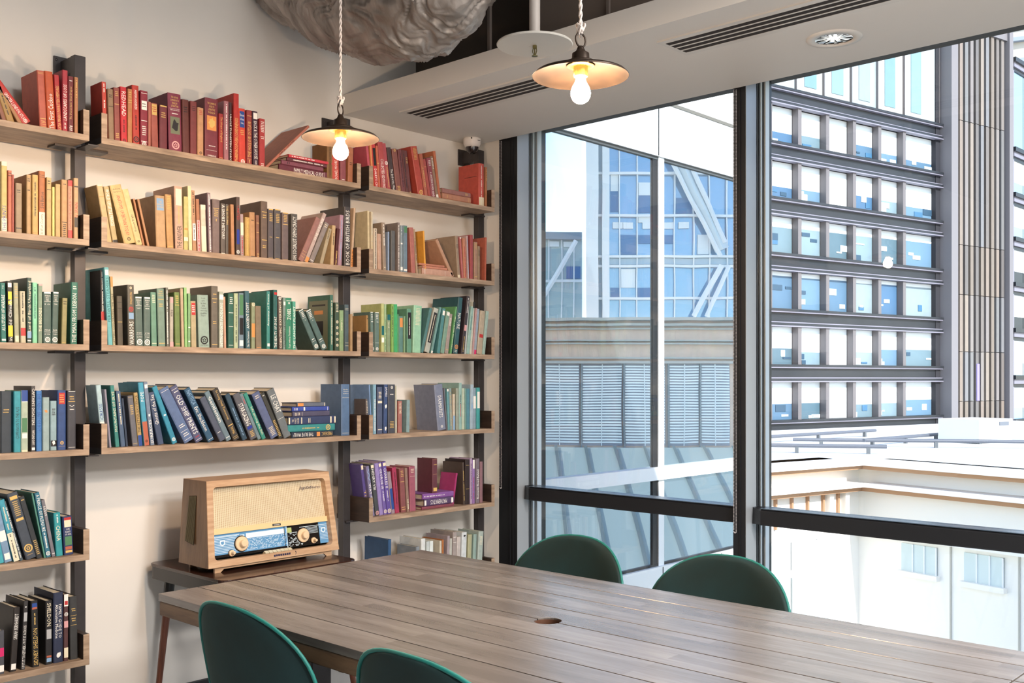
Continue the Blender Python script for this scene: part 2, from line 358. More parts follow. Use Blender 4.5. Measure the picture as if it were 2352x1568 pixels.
# ------------------------------------------------------------------ pendant lamps
bulbm = mat('lit_bulb', 'ffd9a0', .3, emit='ffd8b0', estr=950)
def pendant(x, y, label, rot):
    t = thing('pendant_lamp', label, 'pendant lamp', (x, y, 2.103), (0, 0, rot), group='pendant lamps over the table')
    MB().lathe([(.118, 0), (.110, .006), (.06, .022), (.026, .031), (.02, .034)], 64).build('shade_lining', brass, t, smooth=True)
    MB().lathe([(.118, -.0005), (.1195, .0005), (.111, .0085), (.06, .0245), (.024, .035)], 64).build('shade', bronze, t, smooth=True)
    MB().lathe([(.042, .028), (.042, .033), (.036, .036), (.024, .037), (.022, .040), (.021, .056), (.012, .062), (.009, .068), (.007, .074), (0, .075)], 32).build('cap', bronze, t, smooth=True)
    MB().tube([(0, .017*cos(a), .089+.017*sin(a)) for a in [2*pi*k/24 for k in range(25)]], .0024, 8, caps=False).build('ring', bronze, t, smooth=True)
    MB().lathe([(.018, .03), (.018, .0), (.0155, -.002), (.0155, .0)], 24).lathe([(.034, .0245), (.03, .0225), (.018, .0235)], 32).build('socket', mat('bright_brass', 'd8b060', .25, .9), t, smooth=True)
    MB().lathe([(.011, .002), (.0115, -.008), (.0145, -.016), (.0205, -.026), (.0238, -.036), (.0245, -.042), (.0232, -.050), (.0185, -.059), (.011, -.0645), (.005, -.066), (0, -.0665)], 32).build('bulb', bulbm, t, smooth=True)
    b = MB()
    for ph in (0, pi):
        b.tube([(.0026*cos(z*150+ph), .0026*sin(z*150+ph), z) for z in [.118+i*.008 for i in range(142)]], .0027, 6)
    b.build('cord', mat('twisted_cord', 'd0c4bc', .7), t, smooth=True)
    b = MB()
    for k in range(3):
        b.tube([(.0075*cos(a*1.5+k*2.1), .008*sin(a+k), .112+.006*k-.003+.0085*sin(a*2+k)) for a in [2*pi*i/16 for i in range(17)]], .0028, 6)
    b.tube([(0, 0, .118), (.004, .0, .106), (.002, 0, .104)], .003, 6)
    b.build('knot', MATS['twisted_cord'], t, smooth=True)
    return t
pendant(1.383, 1.95, 'lit pendant lamp with shallow brass-lined shade hanging nearer the bookshelf', .4)
pendant(2.334, 1.95, 'lit pendant lamp with shallow brass-lined shade hanging nearer the windows, in front of the beam', -.1)

# ------------------------------------------------------------------ shelf posts and shelves
PY = (1.70, 2.95, 3.842)
BAYS = (('left', .42, 1.673), ('middle', 1.718, 2.925), ('right', 2.973, 3.802))
ROWS = (('top', 2.246), ('second', 1.866), ('third', 1.486), ('fourth', 1.106), ('fifth', .726), ('bottom', .346))
for i, y in enumerate(PY):
    t = thing('shelf_post', ('black steel shelf post between the left and middle shelves', 'black steel shelf post between the middle and right shelves', 'black steel shelf post at the window end of the shelves')[i], 'shelf post', (0, y, 0), group='black steel shelf posts')
    MB().box(.098, .135, -.021, .021, 0, 2.57).build('upright', steel, t, bevel=.0015)
    MB().box(.0, .1, -.018, .018, 2.512, 2.57).build('wall_arm', steel, t)
    MB().box(.0, .008, -.043, .043, 2.503, 2.588).build('wall_plate', steel, t)
    for z in (2.52, 2.58): MB().lathe([(0, .004), (.005, .003), (.006, 0)], 6, M=Matrix.Translation((.008, -.034, z-.005)) @ Matrix.Rotation(pi/2, 4, 'Y')).build('bolt', steel, t)
    for r, (rn, z) in enumerate(ROWS):
        w0 = -.012 if (i == 1 and r > 3) else -.1; w1 = .012 if i == 2 or (i == 0 and r > 3) else .1
        if True:
            (MB().box(.085, .15, w0, w1, z-.030, z-.0225) if (r > 3 or i == 2) else MB().box(.085, .15, w0, w1, z-.030, z-.0225).box(.15, .245, -.02, .02, z-.030, z-.0255)).build('shelf_bracket', steel, t)
for r, (rn, z) in enumerate(ROWS):
    for bn, y0, y1 in BAYS:
        if bn == 'middle' and r > 3: continue
        ym = (y0+y1)/2
        t = thing('wall_shelf', 'smoked oak %s shelf of the %s bay with upright ends' % (rn, bn), 'shelf', (0, ym, z), group='smoked oak wall shelves')
        h = (y1-y0)/2
        MB().box(.03, .27, -h, h, -.022, 0).build('board', oak, t, bevel=.001)
        for s_ in (-1, 1):
            a, b2 = (-h, -h+.022) if s_ < 0 else (h-.022, h)
            MB().box(.035, .268, a, b2, 0, .09).build('end_panel', oak_end, t)
            MB().box(.268, .2702, a, b2, 0, .09).build('end_panel_edge', oak, t)
            MB().box(.03, .269, (-h-.0006 if s_ < 0 else h), (-h if s_ < 0 else h+.0006), -.0215, .0).build('end_shade_strip', steel if r < 4 else oak_end, t)  # thin dark strip painting the shade on the wooden board end

# ------------------------------------------------------------------ big table
TX0, TX1, TXE, TY0, TY1, TZ = 1.2, 3.253, 5.3, 1.443, 2.455, .75
t = thing('meeting_table', 'long oak-plank meeting table with a round cable hole', 'table', (1.2, 1.949, 0))
ox, oy = 1.2, 1.949; pw = (TY1-TY0)/8; HX, HY, HR = 2.228-ox, 0.0, .034
for sx0, sx1 in ((0, TX1-ox-.002), (TX1-ox+.002, TXE-ox)):
    for k in range(8):
        y0 = TY0-oy+k*pw+.0021; y1 = y0+pw-.0042
        pts = [(sx0, y0), (sx1, y0), (sx1, y1), (sx0, y1)]
        if sx0 < HX < sx1 and k == 3:
            pts = [(sx0, y0), (sx1, y0), (sx1, y1)]+[(HX+HR*cos(a), y1-HR*sin(a)+.0) for a in [pi*j/12 for j in range(13)]]+[(sx0, y1)]
        if sx0 < HX < sx1 and k == 4:
            pts = [(sx0, y0)]+[(HX-HR*cos(a), y0+HR*sin(a)) for a in [pi*j/12 for j in range(13)]]+[(sx1, y0), (sx1, y1), (sx0, y1)]
        p = MB().prism(pts, TZ-.021, TZ).build('plank', table_w, t, bevel=.0006, seg=1)
MB().lathe([(HR+.004, -.022), (HR+.004, -.09), (HR, -.09), (HR, -.004)], 32, c=(HX, 0, TZ)).build('cable_grommet', mat('grommet_brown', '5c3c2c', .5), t, smooth=True)
cbm = mat('joint_stop_dark', '2a211b', .9); zc0, zc1 = TZ-.03, TZ-.0213; e_ = HR+.012  # dark board added under the planks to keep light out of the joints
b = MB().box(.006, HX-e_, TY0-oy+.006, TY1-oy-.006, zc0, zc1).box(HX+e_, TXE-ox, TY0-oy+.006, TY1-oy-.006, zc0, zc1)
b.box(HX-e_, HX+e_, TY0-oy+.006, -e_, zc0, zc1).box(HX-e_, HX+e_, e_, TY1-oy-.006, zc0, zc1).build('joint_light_stop', cbm, t)
b = MB()
L_ = TXE-ox
b.box(.003, L_, TY0-oy+.003, TY0-oy+.05, TZ-.062, TZ-.0215).box(.003, L_, TY1-oy-.05, TY1-oy-.003, TZ-.062, TZ-.0215).box(.003, .05, TY0-oy+.05, TY1-oy-.05, TZ-.062, TZ-.0215).box(TX1-ox-.05, TX1-ox+.05, TY0-oy+.05, TY1-oy-.05, TZ-.062, TZ-.0215)
b.build('edge_rail', table_side, t, bevel=.004)
b = MB().box(.05, .95, TY0-oy+.05, -.06, TZ-.026, TZ-.0222)
for lx, ly in ((.53, -.35), (.53, .35), (3.6, -.35), (3.6, .35)):
    MB().box(lx-.03, lx+.03, ly-.03, ly+.03, 0, TZ-.03).build('leg', steel, t, bevel=.003)

# ------------------------------------------------------------------ radio table
RX0, RX1, RY0, RY1, RZ = .036, .6, 2.02, 2.645, .62
t = thing('radio_table', 'small dark walnut table with splayed legs standing under the radio', 'side table', ((RX0+RX1)/2, (RY0+RY1)/2, 0))
hx, hy = (RX1-RX0)/2, (RY1-RY0)/2
MB().rbox(-hx, hx, -hy, hy, RZ-.012, RZ, .035).build('top', walnut, t, bevel=.002)
MB().rbox(-hx+.004, hx-.004, -hy+.004, hy-.004, RZ-.062, RZ-.0125, .033).build('apron', mat('black_apron', '1c1918', .35), t, bevel=.002)
for sx in (-1, 1):
    for sy in (-1, 1):
        top = Vector((sx*(hx-.07), sy*(hy-.06), RZ-.062)); bot = Vector((sx*(hx+.0 if sx > 0 else hx-.06), sy*(hy-.0), 0)); 
        mid = top.lerp(bot, .24)
        MB().tube([top, mid], [.021, .018], 20).build('leg_sleeve', mat('black_sleeve', '1b191a', .4), t, smooth=False)
        MB().tube([mid, bot], [.0155, .0105], 20).build('leg', walnut_leg, t, smooth=False)

# ------------------------------------------------------------------ radio
t = thing('radio', 'blond wood valve radio with blue dial standing on the small walnut table', 'radio', (.343, 2.354, RZ))
def RP(a, b2, d=0.0):
    """front face point: a left-right 0..1, b bottom-top 0..1, d depth behind the face"""
    zb, zt = .022, .349; yb, yt = .307, .288
    Y = (2*a-1)*(yb+(yt-yb)*b2); X = .110-.047*b2; Z = zb+(zt-zb)*b2
    nrm = Vector((.327, 0, .047)).normalized(); return Vector((X, Y, Z))-nrm*d
bk = lambda a, b2: Vector((-.110+.004*b2, (2*a-1)*(.307+(.288-.307)*b2), .022+.327*b2))
b = MB(); c8 = [RP(0, 0, .001), RP(1, 0, .001), RP(1, 1, .001), RP(0, 1, .001), bk(0, 0), bk(1, 0), bk(1, 1), bk(0, 1)]
b.add(c8, [(3, 2, 6, 7), (0, 4, 5, 1), (4, 7, 6, 5)])
b.build('cabinet_shell', blond, t, fix=False)
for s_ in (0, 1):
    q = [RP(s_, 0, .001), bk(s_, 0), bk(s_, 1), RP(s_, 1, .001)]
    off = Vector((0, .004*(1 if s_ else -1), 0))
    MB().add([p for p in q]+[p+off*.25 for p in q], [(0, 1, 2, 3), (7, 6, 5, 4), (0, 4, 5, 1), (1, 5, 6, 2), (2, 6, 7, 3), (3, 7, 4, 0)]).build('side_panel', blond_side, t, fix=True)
def rr(a0, a1, b0, b1, ra, rb, d, n=6):
    out = []
    for ca, cb, s0 in ((a1-ra, b1-rb, 0), (a0+ra, b1-rb, 90), (a0+ra, b0+rb, 180), (a1-ra, b0+rb, 270)):
        for k in range(n+1): an = radians(s0+90*k/n); out.append(RP(ca+ra*cos(an), cb+rb*sin(an), d))
    return out
inn = rr(.045, .955, .075, .925, .03, .055, 0); inb = rr(.05, .95, .082, .918, .026, .05, .03)
n_ = len(inn); outer = []
q4 = n_//4
for i, (A, B) in enumerate(((1, 1), (0, 1), (0, 0), (1, 0))): outer += [RP(A, B, 0)]*q4
b = MB(); b.add(outer+inn+inb, [(i, (i+1) % n_, n_+(i+1) % n_, n_+i) for i in range(n_)]+[(n_+i, n_+(i+1) % n_, 2*n_+(i+1) % n_, 2*n_+i) for i in range(n_)])
b.add([RP(0, 0), RP(1, 0), RP(1, 1), RP(0, 1), RP(0, 0, .0011), RP(1, 0, .0011), RP(1, 1, .0011), RP(0, 1, .0011)], [(0, 4, 5, 1), (1, 5, 6, 2), (2, 6, 7, 3), (3, 7, 4, 0)])
b.build('front_frame', blond, t, fix=False)
def quad(a0, a1, b0, b1, d, name, m, th=.002, color=None):
    q = [RP(a0, b0, d), RP(a1, b0, d), RP(a1, b1, d), RP(a0, b1, d)]; r = [RP(a0, b0, d+th), RP(a1, b0, d+th), RP(a1, b1, d+th), RP(a0, b1, d+th)]
    return MB().add(q+r, [(0, 1, 2, 3), (7, 6, 5, 4), (0, 4, 5, 1), (1, 5, 6, 2), (2, 6, 7, 3), (3, 7, 4, 0)]).build(name, m, t, color=color)
quad(.04, .96, .40, .93, .0295, 'speaker_cloth', mat('cloth_backing', 'a8875e', .9))
g = MB()                                               # woven cane: raised threads over the backing
for i in range(66):
    a = .052+i*(.896/65); g.add([RP(a-.0022, .44, .027), RP(a+.0022, .44, .027), RP(a+.0022, .915, .027), RP(a-.0022, .915, .027)], [(0, 1, 2, 3)])
for j in range(40):
    bb = .445+j*(.465/39); g.add([RP(.05, bb-.0032, .0262), RP(.95, bb-.0032, .0262), RP(.95, bb+.0032, .0262), RP(.05, bb+.0032, .0262)], [(0, 1, 2, 3)])
o = g.build('speaker_weave', mat('cream_weave', 'e8d8b8', .8), t); o['kind'] = 'stuff'
quad(.047, .953, .375, .44, .016, 'gold_rail', mat('pale_gold_rail', 'e2c796', .3), .014)
quad(.5, .565, .393, .420, .0155, 'rail_badge', gasket, .001); quad(.508, .556, .4, .412, .0150, 'badge_mark', mat('silver_mark', 'c8c4c0', .3, .6), .001)
quad(.047, .955, .105, .375, .024, 'dial_glass', mat('dial_blue', '5f90b8', .15, emit='4f86b4', estr=.12), .005)
quad(.62, .88, .105, .375, .0236, 'dial_black_field', mat('dial_black', '1e1a18', .15), .001)
quad(.047, .62, .105, .135, .0236, 'dial_foot_strip', MATS['dial_black'], .001)
dw = mat('dial_print', 'dcecf4', .3); dl = MB()
for k in range(11):
    bb = .155+k*.018; dl.add([RP(.055, bb, .0233), RP(.235, bb, .0233), RP(.235, bb+.005, .0233), RP(.055, bb+.005, .0233)], [(0, 1, 2, 3)])
    dl.add([RP(.885, bb, .0233), RP(.95, bb, .0233), RP(.95, bb+.004, .0233), RP(.885, bb+.004, .0233)], [(0, 1, 2, 3)])
dl.add([RP(.047, .345, .0233), RP(.25, .345, .0233), RP(.25, .352, .0233), RP(.047, .352, .0233)], [(0, 1, 2, 3)])
dl.add([RP(.30, .29, .0233), RP(.60, .29, .0233), RP(.60, .35, .0233), RP(.30, .35, .0233)], [(0, 1, 2, 3)])
dl.add([RP(.255, .295, .0233), RP(.288, .295, .0233), RP(.288, .34, .0233), RP(.255, .34, .0233)], [(0, 1, 2, 3)])
dl.add([RP(.72, .336, .0233), RP(.95, .336, .0233), RP(.95, .342, .0233), RP(.72, .342, .0233)], [(0, 1, 2, 3)])
rnd = random.Random(3)
for k in range(260):
    a = rnd.uniform(.3, .6); bb = rnd.choice([.15+.0125*i for i in range(11)]); wd = rnd.uniform(.004, .014)
    dl.add([RP(a, bb, .0232), RP(a+wd, bb+.002, .0232), RP(a+wd, bb+.007, .0232), RP(a, bb+.005, .0232)], [(0, 1, 2, 3)])
for k in range(90):
    a = rnd.uniform(.625, .73); bb = rnd.choice([.12+.0125*i for i in range(14)]); wd = rnd.uniform(.006, .018)
    dl.add([RP(a, bb, .0232), RP(a+wd, bb, .0232), RP(a+wd, bb+.006, .0232), RP(a, bb+.006, .0232)], [(0, 1, 2, 3)])
for k in range(6):
    bb = .25+k*.014; dl.add([RP(.735, bb, .0232), RP(.87, bb, .0232), RP(.87, bb+.004, .0232), RP(.735, bb+.004, .0232)], [(0, 1, 2, 3)])
dl.build('dial_lettering', dw, t)
quad(.62, .655, .29, .35, .0231, 'tuning_eye', mat('tuning_green', 'b0bc78', .3), .0005)
for a in (.125, .915):                                 # small shields
    sh = [(-.018, .03), (.018, .03), (.018, -.01), (.01, -.028), (0, -.033), (-.01, -.028), (-.018, -.01)]
    MB().add([RP(a+x, .27+y, .0229) for x, y in sh], [tuple(range(7))]).build('shield_mark', dw, t)
    MB().add([RP(a+x*.6, .27+y*.6, .0227) for x, y in sh], [tuple(range(7))]).build('shield_field', MATS['dial_blue'], t)
for k, a in enumerate((.595, .612)): quad(a, a+.004, .1, .378, .0228, 'dial_pointer', dw if k else MATS['dial_black'], .0004)
kn = mat('ivory_knob', 'e4c8a4', .25, coat=.5)
def knob(a, b2, r, nm):
    p = RP(a, b2, .024); M = Matrix.Translation(p) @ Vector((.327, 0, .047)).to_track_quat('Z', 'Y').to_matrix().to_4x4()
    o = MB().lathe([(r, 0), (r, .007), (r*.93, .009), (r*.6, .009), (r*.52, .011), (r*.48, .024), (r*.4, .026), (0, .0255)], 36, M=M).build(nm, kn, t, smooth=False)
    MB().lathe([(r*1.12, -.0005), (r*1.12, .002), (r*.9, .002)], 36, M=M).build('knob_collar', MATS['dial_black'], o)
knob(.262, .235, .0285, 'tuning_knob'); knob(.742, .235, .0285, 'volume_knob'); knob(.185, .14, .0125, 'tone_knob'); knob(.822, .155, .0125, 'tone_knob')
for k in range(7):
    a = .415+k*.030
    q = [RP(a, .09, .0), RP(a+.027, .09, .0), RP(a+.027, .112, .012), RP(a, .112, .012), RP(a, .078, .002), RP(a+.027, .078, .002), RP(a+.027, .078, .024), RP(a, .078, .024)]
    MB().add(q, [(0, 1, 2, 3), (0, 4, 5, 1), (4, 7, 6, 5), (3, 2, 6, 7), (0, 3, 7, 4), (1, 5, 6, 2)]).build('push_key', mat('ivory_key', 'd8ceb0', .3), t)
lm = mat('logo_navy', '2c2a48', .4)
for k in range(8): quad(.475+k*.0165, .488+k*.0165, .028, .052, -.0008, 'logo_letter', lm, .0008)
b = MB(); M = RP(.63, .04, -.001)
b.tube([M+Vector((.0, .011*cos(x), .009*sin(x))) for x in [-.9+1.8*i/8 for i in range(9)]], .001, 5).build('logo_curve', lm, t)
text('Jupiter', t, 'script_badge', lm, RP(.745, .79, .0215), (0, 1, .02), (0, .3, 1), .062, .02)
text('Stereo', t, 'script_badge', lm, RP(.845, .803, .0215), (0, 1, .02), (0, .3, 1), .052, .012)
# side sound outlet with slats
sp = [Vector((.005, -.3068, .10)), Vector((-.062, -.3068, .112)), Vector((-.056, -.2915, .285)), Vector((.0, -.2915, .29))]
sd = lambda u, v, o: (sp[1].lerp(sp[0], u)).lerp(sp[2].lerp(sp[3], u), v)+Vector((0, -o, 0))
MB().add([sd(u, v, .0015) for u, v in ((0, 0), (1, 0), (1, 1), (0, 1))], [(0, 1, 2, 3)]).build('side_outlet', mat('outlet_dark', '3c3020', .8), t)
for k in range(11):
    u = .04+k*.088; MB().add([sd(u, .01, .003), sd(u+.04, .01, .003), sd(u+.04, .99, .003), sd(u, .99, .003), sd(u, .01, .0015), sd(u, .99, .0015)], [(0, 1, 2, 3), (0, 3, 5, 4)]).build('outlet_slat', mat('outlet_slat_tan', '9a8c68', .6), t)
# plinth with feet
for s_ in (-1, 1):
    y0 = s_*.25
    MB().prism([(-.275, .022), (-.275, 0), (-.25, 0), (-.235, .012), (.235, .012), (.25, 0), (.275, 0), (.275, .022)], (.09 if s_ > 0 else -.09), (.1 if s_ > 0 else -.08), 'x').build('plinth_rail', blond_side if s_ < 0 else blond, t)

# ------------------------------------------------------------------ green velvet chairs
def chair_shape():
    """local frame: seat faces +Y, backrest at -Y"""
    def back(th):
        g = []
        NU, NV = 24, 22
        for j in range(NV+1):
            v = j/NV
            if v < .42: z = .47+.19*(v/.42); hw = .2+(.238-.2)*sin(v/.42*pi/2)
            else: a = (v-.42)/.58*pi/2*.995; z = .66+.172*sin(a); hw = .238*cos(a)**.84
            for i in range(NU+1):
                u = -1+2*i/NU; u2 = sin(u*pi/2)*.35+u*.65
                x = hw*u2; y = -.235-.20*(z-.47)+.95*x*x+.03*(1-min(1, (z-.47)/.1))
                e = max(0, 1-abs(u2)**6)*(1 if v < .9 else max(0, 1-(v-.9)*8))
                g.append((x, y+th*e, z))
        return g, NU, NV
    b = MB(); f0, NU, NV = back(.016); f1, _, _ = back(-.016); n = len(f0)
    F = [(j*(NU+1)+i, j*(NU+1)+i+1, (j+1)*(NU+1)+i+1, (j+1)*(NU+1)+i) for j in range(NV) for i in range(NU)]
    b.add(f0+f1, [q[::-1] for q in F]+[tuple(k+n for k in q) for q in F])
    rim = [j*(NU+1) for j in range(NV+1)]+[NV*(NU+1)+i for i in range(1, NU+1)]+[j*(NU+1)+NU for j in range(NV-1, -1, -1)]+[i for i in range(NU-1, 0, -1)]
    b.add([], []); k = len(rim)
    b.f += [(rim[i], rim[(i+1) % k], rim[(i+1) % k]+n, rim[i]+n) for i in range(k)]
    return b, [Vector(f0[r]).lerp(Vector(f1[r]), .5)+Vector((0, -.006, 0)) for r in rim[:2*NV+NU+1]]
CH = None
def chair(x, y, rz, label):
    global CH
    t = thing('dining_chair', label, 'chair', (x, y, 0), (0, 0, rz), group='green velvet chairs around the table')
    if CH:
        for p in CH: c = p.copy(); COL.objects.link(c); c.parent = t
        return t
    bk, rim = chair_shape(); parts = [bk.build('backrest', velvet, t, smooth=True)]
    for cx, s in ((0, 1),):
        pts = [rim[0]]+[r for i, r in enumerate(rim) if (r-rim[max(i-1, 0)]).length > 1e-4]
        parts.append(MB().tube(pts, .0045, 8).build('piping', piping, t, smooth=True))
    s = MB(); NU, NR = 36, 7; vs = []
    for j in range(NR+1):
        r = (j/NR)
        for i in range(NU):
            a = 2*pi*i/NU; R = .225*(1-.06*abs(sin(2*a))); zz = .472-.012*(1-r*r)-(.0 if r < .95 else .012)
            vs.append((R*r*cos(a), R*r*sin(a)*.98+.0, zz))
    k = len(vs)
    for j in range(NR+1):
        r = 1-(j/NR)
        for i in range(NU):
            a = 2*pi*i/NU; R = .225*(1-.06*abs(sin(2*a))); vs.append((R*r*cos(a), R*r*sin(a)*.98, .425-.02*(1-r*r)))
    M_ = 2*(NR+1); s.add(vs, [(j*NU+i, j*NU+(i+1) % NU, (j+1)*NU+(i+1) % NU, (j+1)*NU+i) for j in range(M_-1) for i in range(NU)])
    parts.append(s.build('seat', velvet, t, smooth=True))
    for sx in (-1, 1):
        for sy in (-1, 1): parts.append(MB().tube([(sx*.13, sy*.13, .42), (sx*.225, sy*.225, 0)], [.013, .007], 12).build('leg', steel, t))
    CH = parts; return t
chair(1.75, 2.36, pi, 'green velvet chair beyond the table in front of the window, nearer the bookshelf')
chair(2.325, 2.36, pi, 'green velvet chair beyond the table in front of the window, further from the bookshelf')
chair(1.80, 1.605, 0, 'green velvet chair on the near side of the table, its whole back showing')
chair(2.43, 1.605, 0, 'green velvet chair at the bottom edge of the picture, only its rim showing')

